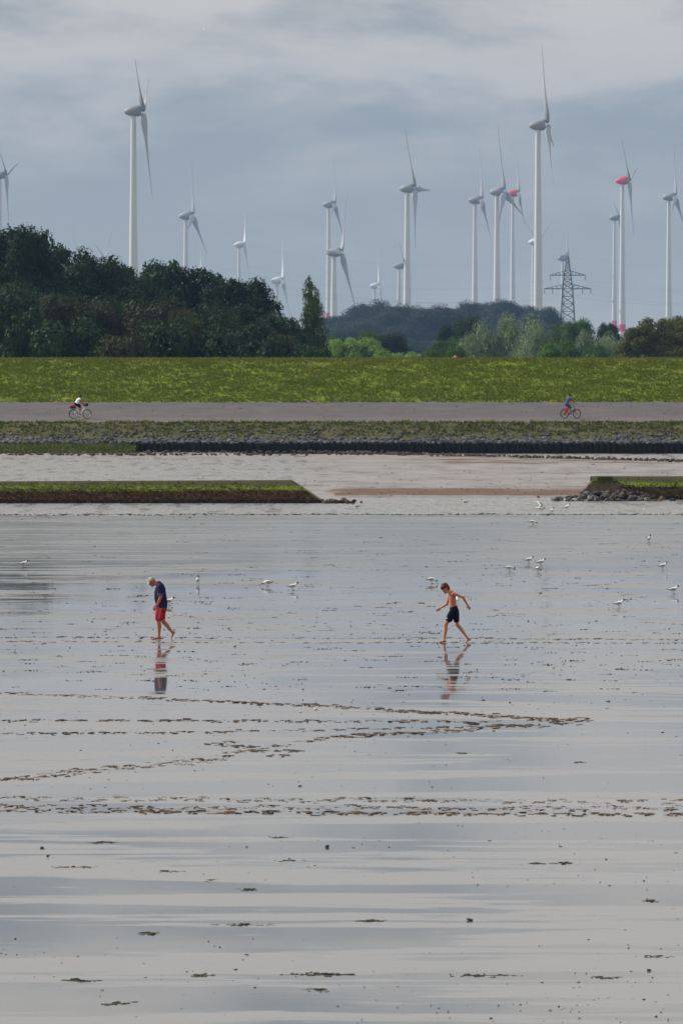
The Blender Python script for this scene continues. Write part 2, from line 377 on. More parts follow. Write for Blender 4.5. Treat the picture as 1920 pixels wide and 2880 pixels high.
def strip(name, prof, mat, amp=0.0, x0=-66, x1=66, step=.6, sc=.5, parent=None):
    xs = np.arange(x0, x1 + .01, step); V = []; n = len(xs)
    for j, (y, z) in enumerate(prof):
        for x in xs:
            d = amp * fbm(x * sc, y * sc * 1.5, 3, j * .37) if 0 < j < len(prof) - 1 else amp * .5 * fbm(x * sc, y, 3, j)
            V.append((x, y, z + d))
    f = [(j * n + i, j * n + i + 1, (j + 1) * n + i + 1, (j + 1) * n + i) for j in range(len(prof) - 1) for i in range(n - 1)]
    return link(name, npmesh(name, V, f), parent, mat, True)
def lin(a, b, k): return [(a[0] + (b[0] - a[0]) * i / k, a[1] + (b[1] - a[1]) * i / k) for i in range(k)]
PATH = [(397.6, 1.98), (402.0, 2.15), (403.4, 2.22), (408.2, 3.26)]
grass_prof = lin((408.2, 3.24), (424.2, 6.34), 22) + [(424.2, 6.34), (425.2, 6.40), (428, 6.38), (440, 3.6), (452, .6), (462, .3)]
struct(strip('dike_slope', grass_prof, M['turf'], .07))
struct(strip('asphalt_track', lin(PATH[0], PATH[1], 4) + lin(PATH[1], PATH[2], 2) + lin(PATH[2], PATH[3], 6) + [(408.2, 3.26), (409.2, 3.40)], M['asphalt'], .012))
verge_prof = [(384.7, -.5), (385.0, .66), (387.6, .80), (391.4, 1.12), (394.6, 1.55), (396.2, 1.9), (397.6, 1.99), (398.2, 1.965)]
embank = struct(strip('embankment', verge_prof, M['verge'], .06, step=.4))
# back land behind the dike
V = [(x, y, .45 + .1 * fbm(x * .01, y * .01)) for y in (450, 600, 900, 1500, 2600, 4200, 6450) for x in (-3900, -400, -100, 0, 100, 400, 3900)]
struct(link('meadow', npmesh('meadow', V, [(j * 7 + i, j * 7 + i + 1, j * 7 + i + 8, j * 7 + i + 7) for j in range(6) for i in range(6)]), None, M['land']))

rng = np.random.default_rng(5)
def blades(name, pts, hgt, wid, mat, kids=3, lean=.5, parent=None):
    """tufts of narrow triangular blades at pts (n,3)"""
    p = np.repeat(np.asarray(pts), kids, 0); n = len(p)
    a = rng.uniform(0, 2 * math.pi, n); h = hgt * rng.uniform(.5, 1.25, n); wd = wid * rng.uniform(.6, 1.3, n)
    ln = rng.normal(0, lean, (n, 2)) * h[:, None]
    base = p + np.c_[rng.normal(0, wid * .9, (n, 2)), np.full(n, -.02)]
    d = np.c_[np.cos(a), np.sin(a), np.zeros(n)] * wd[:, None]
    tip = base + np.c_[ln, h]
    v = np.stack([base - d, base + d, tip], 1).reshape(-1, 3)
    return struct(link(name, npmesh(name, v, np.arange(len(v)).reshape(-1, 3)), parent, mat), 'stuff')
def prof_z(prof, y):
    return np.interp(y, [q[0] for q in prof], [q[1] for q in prof])
n = 46000; x = rng.uniform(-40, 40, n); y = rng.uniform(408.3, 425.6, n)
dens = np.array([fbm(a * .3, b * .55, 3, 2) for a, b in zip(x, y)])
keep = rng.uniform(-.7, .5, n) < dens + .35
z = prof_z(grass_prof, y) + .02
g = blades('dike_grass', np.c_[x, y, z][keep], .17, .05, M['grass_blade'], 3, .55)
tag(g, 'short green grass covering the long sea dike slope', 'grass')
n = 5200; x = rng.uniform(-40, 40, n); y = rng.uniform(423.2, 426.2, n)
g = blades('crest_grass', np.c_[x, y, prof_z(grass_prof, y)], .16, .035, M['straw_blade'], 2, .4)
tag(g, 'pale dry seeding grass along the crest of the dike', 'grass')
n = 7500; x = rng.uniform(-40, 40, n); y = 389.2 + 8.4 * rng.beta(2.4, 1.3, n)
z = prof_z(verge_prof, y)
dens = np.array([fbm(a * .6, b * .8, 3, 12) for a, b in zip(x, y)]); keep = dens > -.35
g = blades('verge_weeds', np.c_[x, y, z][keep], .17, .05, M['weed_blade'], 3, .5)
tag(g, 'rough weeds and grass between stones below the asphalt track', 'weeds')
n = 500; x = rng.uniform(-40, 40, n); y = rng.uniform(397.2, 398.0, n); keep = np.array([fbm(a * .35, 0, 3, 22) for a in x]) > -.02
g = blades('edge_grass', np.c_[x, y, np.full(n, 1.96)][keep], .26, .06, M['grass_blade'], 4, .35)
tag(g, 'tall green grass tufts along the near edge of the asphalt track', 'grass')
n = 3800; x = rng.uniform(-40, -14.3, n); y = rng.uniform(380.9, 385.0, n); z = .12 + (y - 380.9) / 4.1 * .52
struct(strip('salt_meadow', [(380.2, -.2), (380.9, .1), (385.3, .66)], M['verge'], .04, -66, -14.2))
g = blades('salt_grass', np.c_[x, y, z], .16, .05, M['weed_blade'], 3, .4)
tag(g, 'narrow strip of bright green salt grass at the end of the pile wall', 'grass')

# ------------------------------------------------------------------ stones
SM = [hull(100 + i, 14, (1.25, 1.0, .8)) for i in range(9)]
def stone(parent, loc, s, mat, name='stone', flat=1.0):
    me = random.choice(SM)
    if len(me.materials) == 0: me.materials.append(M['stone'])
    o = bpy.data.objects.new(name, me); C.objects.link(o); o.parent = parent
    o.location = loc; o.scale = (s * random.uniform(.8, 1.3), s, s * random.uniform(.75, 1.1) * flat)
    o.rotation_euler = (random.uniform(-.5, .5), random.uniform(-.5, .5), random.uniform(0, 6.28))
    o.material_slots[0].link = 'OBJECT'; o.material_slots[0].material = mat; return o
def stone_stuff(name, pts, sizes, mat, parent=None):
    arr = [mesh_arrays(q) for q in SM]; VV = []; FF = []; b = 0
    for p, s in zip(pts, sizes):
        v, f = random.choice(arr); r = np.array(Euler((random.uniform(-.5, .5), random.uniform(-.5, .5), random.uniform(0, 6.28))).to_matrix())
        VV.append((v * s * np.array([random.uniform(.8, 1.3), 1, random.uniform(.75, 1.1)])) @ r.T + np.array(p))
        FF += [tuple(i + b for i in q) for q in f]; b += len(v)
    m = bpy.data.meshes.new(name); m.from_pydata(np.concatenate(VV).tolist(), [], FF); m.update()
    return struct(link(name, m, parent, mat), 'stuff')
pts = []
for i in range(2600):
    x = random.uniform(-34, 34); u = random.random() ** 1.7
    y = 385.2 + u * 8.6
    if u > .5 and fbm(x * .5, y, 3, 31) < .05: continue
    pts.append((x, y, float(prof_z(verge_prof, y)) + .04, random.uniform(.24, .58) * (1 - .35 * u)))
inv = [p for p in pts if abs(p[0]) < 25.5]; inv.sort(key=lambda p: -p[3])
for p in inv[:295]: stone(embank, p[:3], p[3], M['stone'])
rest = inv[295:] + [p for p in pts if abs(p[0]) >= 25.5]
stone_stuff('stone_fill', [p[:3] for p in rest], [p[3] for p in rest], M['stone'], embank)
o = stone(None, (PX(1370, 386.5), 386.5, PZ(1241, 386.5) + .02), .32, M['pale_stone'], 'white_boulder')
tag(o, 'single white boulder lying among the dark stones above the pile wall', 'boulder')
# far shore rubble below salt meadow / pile foot
pts = []
for i in range(620):
    x = random.uniform(-34, 4); y = random.uniform(377, 381.0) if x < -14 else random.uniform(377, 384)
    if x > -14 and random.random() < (x + 14) / 22: continue
    pts.append((x, y, .06 + max(0, (y - 380)) * .03, random.uniform(.12, .34)))
stone_stuff('shore_rubble', [p[:3] for p in pts], [p[3] for p in pts], M['stone_brown'])
tag(bpy.data.objects['shore_rubble'], 'dark rubble along the waterline at the foot of the pile wall', 'rubble')
# low stone ridge running out from the shore
ridge = empty('stone_ridge', (10, 370, 0)); tag(ridge, 'long low ridge of brown stones between the channel and the pile wall', 'stone ridge')
cnt = 0; rest = []
for i in range(760):
    px = random.uniform(620, 2060); py = 1270 + max(0, px - 700) * .0262 + random.uniform(-2, 2)
    p = G(px, py); dy = random.gauss(0, .8); sz = random.uniform(.12, .36)
    q = (p.x, p.y + dy, .16 - abs(dy) * .08, sz); rest.append(q)
rest.sort(key=lambda q: -q[3])
for q in rest[:170]: stone(ridge, Vector(q[:3]) - ridge.location, q[3], M['stone_brown'])
stone_stuff('small_stones', [Vector(q[:3]) - ridge.location for q in rest[170:]], [q[3] for q in rest[170:]], M['stone_brown'], ridge)

# ------------------------------------------------------------------ pile wall
pw = empty('pile_wall', (6, 384.5, -.3)); tag(pw, 'long dark wall of upright timber piles at the foot of the stone embankment', 'pile wall')
pm = []
for k in range(4):
    rnd = random.Random(k); mb = MB(); wd = .125 + .03 * rnd.random()
    n = 8; top = 1.0; vs = []
    for z, r in ((-.6, 1.0), (.5, 1.0), (top - .03, 1.0), (top, .82)):
        for q in range(n):
            a = 2 * math.pi * q / n + .2; rr = wd * r * (1 + .12 * math.sin(3 * a + k)); vs.append((rr * math.cos(a), rr * math.sin(a), z + (.025 * math.cos(a) if z == top else 0)))
    fs = [(j * n + q, j * n + (q + 1) % n, (j + 1) * n + (q + 1) % n, (j + 1) * n + q) for j in range(3) for q in range(n)] + [tuple(range(3 * n, 4 * n))]
    mb.add(vs, fs); me = mb.mesh('pile'); me.materials.append(M['timber']); pm.append(me)
x = -14.6; i = 0
while x < 34:
    o = bpy.data.objects.new('pile', pm[random.randrange(4)]); C.objects.link(o); o.parent = pw
    o.location = (x - 6, random.uniform(-.04, .04), random.uniform(-.06, .04)); o.rotation_euler = (random.uniform(-.03, .02), random.uniform(-.02, .02), random.uniform(0, 6))
    o.scale = (1, 1, 1.1)
    x += .41 * random.uniform(.86, 1.14); i += 1
mb = MB(); mb.box((9.7 - 6, .12, .36), (48.6, .12, 1.25)); mb.build('lagging_boards', M['timber'], pw)

# ------------------------------------------------------------------ groynes
def groyne(name, label, xa, xb, y0, htop, end_dir, ends):
    """long bank: brown wrack lower face, algae slope above; end_dir +1 slopes down at xb, -1 at xa"""
    g = empty(name, ((xa + xb) / 2, y0 + 1.5, 0)); tag(g, label, 'groyne'); off = -g.location
    hm = htop * .58
    def face(nm, prof, mat, amp):
        xs = np.arange(xa, xb + .01, .16); V = []; n = len(xs)
        for j, (dy, z) in enumerate(prof):
            for x in xs:
                # slope of the end: limit the height
                lim = ((ends[0] - x) if end_dir > 0 else (x - ends[0])) / abs(ends[1] - ends[0]) * htop
                zz = min(z, max(lim, -.3)) if z > -.2 else z
                tilt = (x - ends[1]) * .0045 * (1 if end_dir > 0 else 0) * (z > .3)
                d = amp * fbm(x * 2.2, dy * 3 + z * 3, 3, j) if j not in () else 0
                V.append((x + off.x, y0 + dy + d + off.y, zz + tilt + .6 * d * (0 < j)))
        f = [(j * n + i, j * n + i + 1, (j + 1) * n + i + 1, (j + 1) * n + i) for j in range(len(prof) - 1) for i in range(n - 1)]
        return link(nm, npmesh(nm, V, f), g, mat, True)
    face('wrack_face', [(-.05, -.3), (0, 0), (.12, hm * .3), (.3, hm * .65), (.5, hm), (.9, hm + .012)], M['wrack'], .05)
    face('algae_slope', [(.46, hm - .02), (.9, hm + (htop - hm) * .25), (1.5, hm + (htop - hm) * .6), (2.1, htop), (2.9, htop + .01), (3.4, htop * .6), (3.9, -.3)], M['algae'], .012)
    # fronds of wrack and algae hanging over the edge
    n = int((xb - xa) * 190); x = rng.uniform(xa, xb, n); u = rng.uniform(0, 1, n)
    lim = ((ends[0] - x) if end_dir > 0 else (x - ends[0])) / abs(ends[1] - ends[0]) * htop
    wob = np.array([fbm(a * 1.4, 0, 3, 5) for a in x]) * .09
    z = u * (hm + .05 + wob); ok = z < lim - .02
    y = y0 + np.interp(z, [0, hm * .3, hm * .65, hm, hm + .2], [0, .12, .3, .5, .8]) - .02
    b1 = blades('wrack_fronds', np.c_[x + off.x, y + off.y, z][ok], .055, .035, M['wrack_blade'], 2, 1.0, g)
    n = int((xb - xa) * 150); x = rng.uniform(xa, xb, n); u = rng.beta(1.0, 2.2, n)
    lim = ((ends[0] - x) if end_dir > 0 else (x - ends[0])) / abs(ends[1] - ends[0]) * htop
    z = hm + u * (htop - hm) + np.array([fbm(a * 1.4, 3, 3, 9) for a in x]) * .04 - .01; ok = (z < lim - .02) & (z > hm - .06)
    y = y0 + np.interp(z, [hm - .1, hm, hm + (htop - hm) * .25, hm + (htop - hm) * .6, htop], [.42, .5, .9, 1.5, 2.1])
    blades('algae_fronds', np.c_[x + off.x, y + off.y, z][ok], .045, .05, M['algae_blade'], 2, 1.0, g)
    return g
groyne('mossy_groyne', 'long low groyne with bright algae top, brown weed face and sloping end', -58, PX(912, 272), 271.4, 1.06, 1, (PX(912, 272), PX(822, 272)))
gx0 = PX(1668, 277)
groyne('stepped_groyne', 'mossy groyne with stepped plank end and rubble heaped at its foot', gx0 - .02, 58, 277.2, 1.10, -1, (gx0 - .3, gx0 - .1))
g2 = bpy.data.objects['stepped_groyne']; off = -g2.location
for k, (px0, px1, pyt, pyb, mt) in enumerate(((1678, 1722, 1341, 1352, 'algae'), (1667, 1735, 1352.5, 1362, 'algae'), (1655, 1745, 1362.5, 1375, 'stone_brown'), (1642, 1752, 1375.5, 1386, 'stone_brown'))):
    Y = 277.1 - k * .12; x0, x1 = PX(px0, Y), PX(px1, Y); z1, z0 = PZ(pyt, Y), PZ(pyb, Y)
    mb = MB(); v = [(x0 - (.0 if k == 0 else .18), Y - .05, z0), (x1, Y - .05, z0), (x1, Y + 1.9 - k * .1, z0), (x0 - (0 if k == 0 else .18), Y + 1.9 - k * .1, z0), (x0, Y, z1), (x1, Y, z1), (x1, Y + 1.85 - k * .1, z1), (x0, Y + 1.85 - k * .1, z1)]
    mb.add(v, [(3, 2, 1, 0), (4, 5, 6, 7), (0, 1, 5, 4), (1, 2, 6, 5), (2, 3, 7, 6), (3, 0, 4, 7)])
    for i, q in enumerate(mb.v): mb.v[i] = tuple(Vector(q) + off)
    mb.build('step_plank', M[mt], g2)
heap = empty('rubble_heap', (PX(1690, 276), 275.6, 0)); tag(heap, 'heap of grey rubble stones spilled at the stepped end of the groyne', 'rubble')
for i in range(125):
    px = random.triangular(1535, 1900, 1690); u = random.random()
    hmax = .12 + .34 * sst(px, 1560, 1680) * (1 - sst(px, 1770, 1900))
    z = u * hmax; Y = 274.9 + u * 1.5
    stone(heap, Vector((PX(px, Y), Y, z)) - heap.location, random.uniform(.16, .46) * (1 - .3 * u), random.choice((M['stone'], M['stone'], M['stone_brown'])))
for px, s in ((1512, .22), (1546, .2)):
    pass
o = stone(None, (PX(1513, 278), 278, .12), .22, M['roof'], 'orange_stone'); tag(o, 'small orange stone lying on the brown bank beside the rubble heap', 'stone')
tip = empty('groyne_tip_stones', (PX(935, 272), 272, 0)); tag(tip, 'row of brown stones trailing into the water off the sloping groyne end', 'stones')
for px, s in ((893, .22), (905, .3), (915, .34), (924, .3), (932, .36), (941, .34), (948, .3), (957, .28), (966, .42), (976, .36), (994, .26), (1013, .2)):
    Y = 271.6 + random.uniform(-.5, .3); stone(tip, Vector((PX(px, Y), Y, .08)) - tip.location, s * 1.15, M['stone_brown'])

# ------------------------------------------------------------------ footprints, casts, weed on the flat
CL = []
for k in range(8):
    rnd = random.Random(40 + k); VV = []; FF = []; b0 = 0
    for q in range(9):
        m0 = hull(300 + k * 9 + q, 6, (1, 1, 1)); v, f = mesh_arrays(m0)
        s = np.array([rnd.uniform(.07, .22), rnd.uniform(.08, .25), rnd.uniform(.02, .048)])
        c = np.array([rnd.gauss(0, .11), rnd.uniform(-.20, .20), rnd.uniform(0, .008)])
        VV.append(v * s + c); FF += [tuple(i + b0 for i in p) for p in f]; b0 += len(v); bpy.data.meshes.remove(m0)
    me = bpy.data.meshes.new('footprint'); me.from_pydata(np.concatenate(VV).tolist(), [], FF); me.update(); me.materials.append(M['clod']); CL.append(me)
clods = []
def track(p0, p1, step, jx=6, jy=1.5, s=1.0, dens=1.0):
    d = math.hypot(p1[0] - p0[0], p1[1] - p0[1]); k = max(1, int(d / step))
    for i in range(k):
        if random.random() > dens: continue
        u = (i + .5) / k
        px = p0[0] + (p1[0] - p0[0]) * u + random.uniform(-jx, jx); py = p0[1] + (p1[1] - p0[1]) * u + random.uniform(-jy, jy)
        clods.append((px, py, s * random.uniform(.95, 1.5)))
track((0, 1793), (1000, 1795), 46, s=.9); track((1000, 1795), (1920, 1799), 38, s=.9); track((0, 1806), (940, 1808), 56, s=.85); track((940, 1808), (1920, 1809), 44, s=.85)
track((0, 1949), (560, 1972), 30, jy=2.5, s=1.0); track((560, 1972), (960, 1990), 32, jy=2.5, s=1.0); track((960, 1990), (1650, 2027), 24, jy=4, s=1.1)
track((0, 2027), (960, 2029), 64, s=1.1); track((960, 2029), (1400, 2030), 60, s=1.0)
track((0, 2064), (620, 2059), 62, s=1.0); track((620, 2059), (1340, 2044), 56, s=1.0)
track((0, 2196), (300, 2166), 17, jy=7, s=.72); track((300, 2166), (620, 2138), 18, jy=7, s=.76); track((620, 2126), (960, 2072), 25, jy=6, s=.75); track((960, 2072), (1340, 2054), 20, jy=5, s=.95)
track((600, 2094), (830, 2118), 17, jy=13, s=.95); track((1330, 2045), (1640, 2028), 24, jy=9, s=1.05)
track((0, 2247), (1920, 2256), 40, jx=14, jy=6, s=.72); track((0, 2268), (1920, 2275), 38, jx=12, jy=6, s=.78); track((0, 2281), (1920, 2294), 72, jx=8, jy=2, s=1.1)
random.shuffle(clods); clods.sort(key=lambda q: -q[1]); nclod = 0
big = clods[:298]; rest = clods[298:]
for px, py, s in big:
    p = G(px, py, .03); o = bpy.data.objects.new('footprint', random.choice(CL)); C.objects.link(o); o.parent = mudflat
    o.location = (p.x, p.y, mud_h(p.x, p.y) - .003); o.scale = (s * random.choice((-1, 1)), s * random.uniform(.8, 1.3), s * random.uniform(.55, .9)); o.rotation_euler = (0, 0, random.gauss(0, .2))
arr = [mesh_arrays(q) for q in CL]; VV = []; FF = []; b0 = 0
for px, py, s in rest:
    v, f = random.choice(arr); p = G(px, py, .03); VV.append(v * np.array([s * .9, s * 1.0, s * .65]) + np.array([p.x, p.y, mud_h(p.x, p.y) - .003])); FF += [tuple(i + b0 for i in q) for q in f]; b0 += len(v)
if VV:
    me = bpy.data.meshes.new('far_footprints'); me.from_pydata(np.concatenate(VV).tolist(), [], FF); me.update()
    struct(link('far_footprints', me, mudflat, M['clod']), 'stuff')
# worm casts and crumbs: tiny lumps scattered over the flat
TET = []
for k in range(5):
    m0 = hull(700 + k, 7, (1, 1, 1)); TET.append(mesh_arrays(m0)); bpy.data.meshes.remove(m0)
VV = []; FF = []; b0 = 0
def crumb(px, py, s, wide=1.0):
    global b0
    v, f = random.choice(TET); p = G(px, py, .03)
    VV.append(v * np.array([s * wide, s * 1.1, s * .8]) + np.array([p.x, p.y, max(mud_h(p.x, p.y), 0.0) + s * .12])); FF.extend([tuple(i + b0 for i in q) for q in f]); b0 += len(v)
for i in range(3800):
    u = random.random(); py = 1455 + 1425 * u ** 1.9
    px = random.uniform(-200, 2120); p = G(px, py)
    if fbm(p.x * .12, p.y * .12, 3, 44) + random.uniform(-.35, .35) < -.08: continue
    s = random.uniform(.014, .048) * (1 if random.random() < .9 else 1.8)
    if py > 1850: s *= .62
    crumb(px, py, s, random.choice((1, 1, 1.3, 2.4)))
for i in range(420):                                        # dark streaks of crumbs on the worked mud
    px = random.uniform(-100, 2000); py = random.uniform(1470, 1950); k = random.randint(3, 9)
    for q in range(k): crumb(px + (q - k / 2) * random.uniform(4, 9), py + random.uniform(-.8, .8), random.uniform(.02, .05), random.uniform(1.2, 2.6))
for i in range(1700):
    px = random.uniform(-60, 1980); py = random.triangular(1500, 2080, 1760); p = G(px, py)
    if fbm(p.x * .2, p.y * .1, 3, 61) < random.uniform(-.3, .35): continue
    crumb(px, py, random.uniform(.016, .045), random.choice((1, 1.2, 1.6, 3.0)))
for i in range(700):
    px = random.uniform(560, 2000); py = random.uniform(1300, 1402)
    if py < 1352 and random.random() < .5: continue
    crumb(px, py, random.uniform(.03, .09), random.choice((1, 1.4, 3.0)))
for i in range(900):
    px = random.uniform(-60, 1980); crumb(px, 1446 + random.gauss(0, 1.3) + 2.5 * fbm(px * .004, 0, 3, 5), random.uniform(.03, .075), random.uniform(1.5, 5))
me = bpy.data.meshes.new('worm_casts'); me.from_pydata(np.concatenate(VV).tolist(), [], FF); me.update()
o = struct(link('worm_casts', me, None, M['cast']), 'stuff'); tag(o, 'countless small dark mud casts and crumbs dotting the wet flat', 'mud casts')
VV = []; FF = []; b0 = 0
for i in range(900):
    x_ = random.uniform(-34, 34); u = random.random() ** .6; y_ = 402.5 + 6.1 * u
    if fbm(x_ * .4, y_ * .5, 3, 77) + .5 * (u - .6) < random.uniform(-.25, .4): continue
    v, f = random.choice(TET); sz = random.uniform(.03, .09)
    VV.append(v * np.array([sz * random.choice((1, 1.6, 3)), sz, sz * .5]) + np.array([x_, y_, float(np.interp(y_, [q[0] for q in PATH], [q[1] for q in PATH])) + .02])); FF.extend([tuple(i2 + b0 for i2 in q) for q in f]); b0 += len(v)
me = bpy.data.meshes.new('track_litter'); me.from_pydata(np.concatenate(VV).tolist(), [], FF); me.update()
o = struct(link('track_litter', me, None, M['cast']), 'stuff'); tag(o, 'dark bits of dried weed strewn over the asphalt track', 'litter')
# strands of seaweed
def weed(px, py, wpx, hgt=.035):
    p = G(px, py, .03); wm = wpx / F * p.y; rnd = random.Random(int(px * 7 + py)); VV = []; FF = []; b = 0
    for q in range(int(8 + wm * 16)):
        v, f = rnd.choice(TET); u = rnd.gauss(0, .26); u = max(-.5, min(.5, u)); e = 1 - 1.5 * abs(u)
        VV.append(v * np.array([rnd.uniform(.06, .2), rnd.uniform(.05, .12), hgt * rnd.uniform(.7, 1.7) * max(e, .3)]) + np.array([u * wm, rnd.gauss(0, .09), .004])); FF += [tuple(i + b for i in t) for t in f]; b += len(v)
    v, f = TET[0]; VV.append(v * np.array([wm * 1.05, .10, hgt * .5])); FF += [tuple(i + b for i in t) for t in f]
    me = bpy.data.meshes.new('seaweed_strand'); me.from_pydata(np.concatenate(VV).tolist(), [], FF); me.update()
    o = link('seaweed_strand', me, None, M['weed']); o.location = (p.x, p.y, mud_h(p.x, p.y) - .002)
    tag(o, 'thin dark strand of seaweed lying flat on bare wet mud', 'seaweed', 'seaweed strands on the near mud')
for a in ((686, 2602, 170), (223, 2760, 110), (331, 2825, 95), (900, 2742, 215), (566, 2745, 65), (897, 2786, 70), (288, 2371, 66), (802, 2421, 105), (698, 2503, 66), (205, 2441, 120), (471, 2453, 90), (413, 2627, 60), (1033, 2590, 105), (1581, 2428, 72), (1502, 2429, 40), (1836, 2693, 130), (1364, 2744, 200), (1705, 2752, 60), (780, 2357, 80), (1825, 2535, 40), (590, 2476, 34), (1298, 2117, 40), (1628, 2145, 30), (1728, 1731, 24)):
    weed(*a, hgt=.035 if a[2] > 45 else .018)
for px, py, s in ((1319, 2590, .085), (1823, 2731, .075), (919, 2384, .10), (119, 2388, .09), (135, 2411, .075)):
    p = G(px, py, .03); mb = MB(); rnd = random.Random(px)
    for q in range(9): mb.ell((rnd.gauss(0, .3), rnd.gauss(0, .3), .35 + rnd.gauss(0, .18)), (.42, .42, .36), 7, 5)
    o = mb.build('algae_clump', M['weed_green']); o.location = (p.x, p.y, mud_h(p.x, p.y) - .003); o.scale = (s * .5, s * .5, s * .5)
    tag(o, 'small round clump of green algae on the near wet mud', 'algae clump', 'green algae clumps on the near mud')
o = stone(None, G(888, 1996, .04), .11, M['pale_stone'], 'white_shell'); tag(o, 'small white shell lying beside the long curving footprint trail', 'shell')

# ------------------------------------------------------------------ trees
def crown_mesh(name, lobes, n, size, seed, inner=.16, droop=0.0):
    g = np.random.default_rng(seed); L = np.array(lobes, np.float64)
    ar = (L[:, 3] * L[:, 4] + L[:, 3] * L[:, 5] + L[:, 4] * L[:, 5]); pr = ar / ar.sum()
    k = g.choice(len(L), n, p=pr); d = g.normal(size=(n, 3)); d /= np.linalg.norm(d, axis=1)[:, None]
    inn = g.uniform(size=n) < inner
    r = np.where(inn, g.uniform(.35, .8, n), 1 - .26 * g.uniform(size=n) ** 1.6 + g.normal(0, .045, n))
    p = L[k, :3] + d * L[k, 3:6] * r[:, None]
    s = size * g.uniform(.6, 1.35, n) * np.where(inn, 2.6, 1.0)
    nr = d + g.normal(0, .55, (n, 3)); nr /= np.linalg.norm(nr, axis=1)[:, None]
    up = g.normal(size=(n, 3)); up[:, 2] -= droop * 3
    t = up - nr * (up * nr).sum(1)[:, None]; t /= np.linalg.norm(t, axis=1)[:, None]; b = np.cross(nr, t)
    asp = .5 if not droop else .3
    v = np.stack([p - t * s[:, None] * .5, p + b * s[:, None] * asp * .6, p + t * s[:, None] * .62, p - b * s[:, None] * asp * .6], 1).reshape(-1, 3)
    keep = np.repeat(v.reshape(-1, 4, 3)[:, :, 2].min(1) > -.0, 1)
    v = v.reshape(-1, 4, 3)[keep].reshape(-1, 3)
    return npmesh(name, v, np.arange(len(v)).reshape(-1, 4))
def lobes_round(seed, k=26, zc=.5, rz=.46, rxy=.42, lr=(.10, .2)):
    g = random.Random(seed); out = [(0, 0, zc, rxy * .72, rxy * .72, rz * .78)]
    for i in range(k):
        th = g.uniform(0, 6.28); ph = math.asin(g.uniform(-.8, 1)); q = g.uniform(.62, .9); r = g.uniform(*lr)
        out.append((rxy * q * math.cos(ph) * math.cos(th), rxy * q * math.cos(ph) * math.sin(th), zc + rz * q * math.sin(ph), r, r, r * g.uniform(.7, 1.0)))
    return out
CR = {}
for k in range(4): CR['broad%d' % k] = crown_mesh('crown', lobes_round(k, 34), 26000, .020, k)
for k in range(2): CR['tuft%d' % k] = crown_mesh('crown', lobes_round(20 + k, 46, .52, .47, .42, (.07, .15)), 26000, .019, 20 + k)
for k in range(3):
    g = random.Random(60 + k); lb = []
    for i in range(16):
        th = g.uniform(0, 6.28); q = g.uniform(0, .3); hh = g.uniform(.26, .4); zc = g.uniform(.3, .62) * (1.05 - q * .6)
        lb.append((q * math.cos(th), q * math.sin(th), zc, g.uniform(.12, .2), g.uniform(.12, .2), hh))
    lb.append((0, 0, .68, .2, .2, .3)); lb.append((0, 0, .3, .38, .38, .3))
    CR['willow%d' % k] = crown_mesh('crown', lb, 17000, .026, 60 + k, droop=.6)
g = random.Random(5); lb = []
for i in range(26):
    z = g.uniform(.08, .96); q = .33 * math.sin(min(1, (1.04 - z) * 1.5) * 1.57) * (0.6 if z < .2 else 1); th = g.uniform(0, 6.28)
    lb.append((q * .6 * math.cos(th), q * .6 * math.sin(th), z - .03, q * .55 + .05, q * .55 + .05, .10))
CR['poplar'] = crown_mesh('crown', lb, 13000, .022, 5, inner=.1)
for k in range(2): CR['bush%d' % k] = crown_mesh('crown', lobes_round(80 + k, 22, .42, .5, .44, (.14, .26)), 9000, .045, 80 + k)
TR = []
for k in range(3):
    g = random.Random(k); mb = MB(); pts = [((0, 0, -.02), .028, .028), ((.005, 0, .2), .02, .02), ((g.uniform(-.02, .02), .01, .45), .014, .014), ((g.uniform(-.03, .03), 0, .72), .005, .005)]
    mb.tube(pts, 7, cap=False)
    for i in range(6):
        z = g.uniform(.18, .5); th = g.uniform(0, 6.28); q = g.uniform(.16, .28)
        mb.tube([((0, 0, z), .009, .009), ((q * .5 * math.cos(th), q * .5 * math.sin(th), z + .1), .006, .006), ((q * math.cos(th), q * math.sin(th), z + .24), .002, .002)], 5, cap=False)
    me = mb.mesh('trunk'); me.materials.append(M['wood_bark']); TR.append(me)
for me in CR.values(): me.materials.append(M['leaf_dark'])
def tree(px, top, wpx, Y, kind, mat, name, label, cat='tree', group=None, base=.45, yj=0.0):
    s = F / Y; h = PZ(top, Y) - base; wm = wpx / s
    o = empty(name, (PX(px, Y), Y, base), random.uniform(0, 6.28)); tag(o, label, cat, group)
    c = bpy.data.objects.new('crown', CR[kind]); C.objects.link(c); c.parent = o; c.scale = (wm, wm, h * (.95 if kind[:4] == 'broa' else 1.02))
    c.material_slots[0].link = 'OBJECT'; c.material_slots[0].material = M[mat]
    tk = bpy.data.objects.new('trunk', random.choice(TR)); C.objects.link(tk); tk.parent = o; tk.scale = (h * .8, h * .8, h)
    return o
bk = 0
def B(): 
    global bk; bk += 1; return 'broad%d' % (bk % 4)
def Tf():
    global bk; bk += 1; return 'tuft%d' % (bk % 2)
LW = 'tall dark green tree standing in the dense wood behind the dike'
GW = 'trees of the dense dark wood behind the dike'
for px, top, wd in ((-190, 640, 330), (-70, 630, 330), (30, 652, 260), (78, 638, 170), (165, 684, 230), (275, 722, 240), (385, 748, 250), (488, 734, 210), (585, 756, 220), (665, 784, 210), (735, 838, 190), (795, 880, 150), (850, 925, 130)):
    tree(px, top, wd * 1.55, random.uniform(545, 575), Tf(), 'leaf_dark', 'wood_tree', LW, group=GW)
LF = 'lower rounded dark tree at the front edge of the dense wood behind the dike'
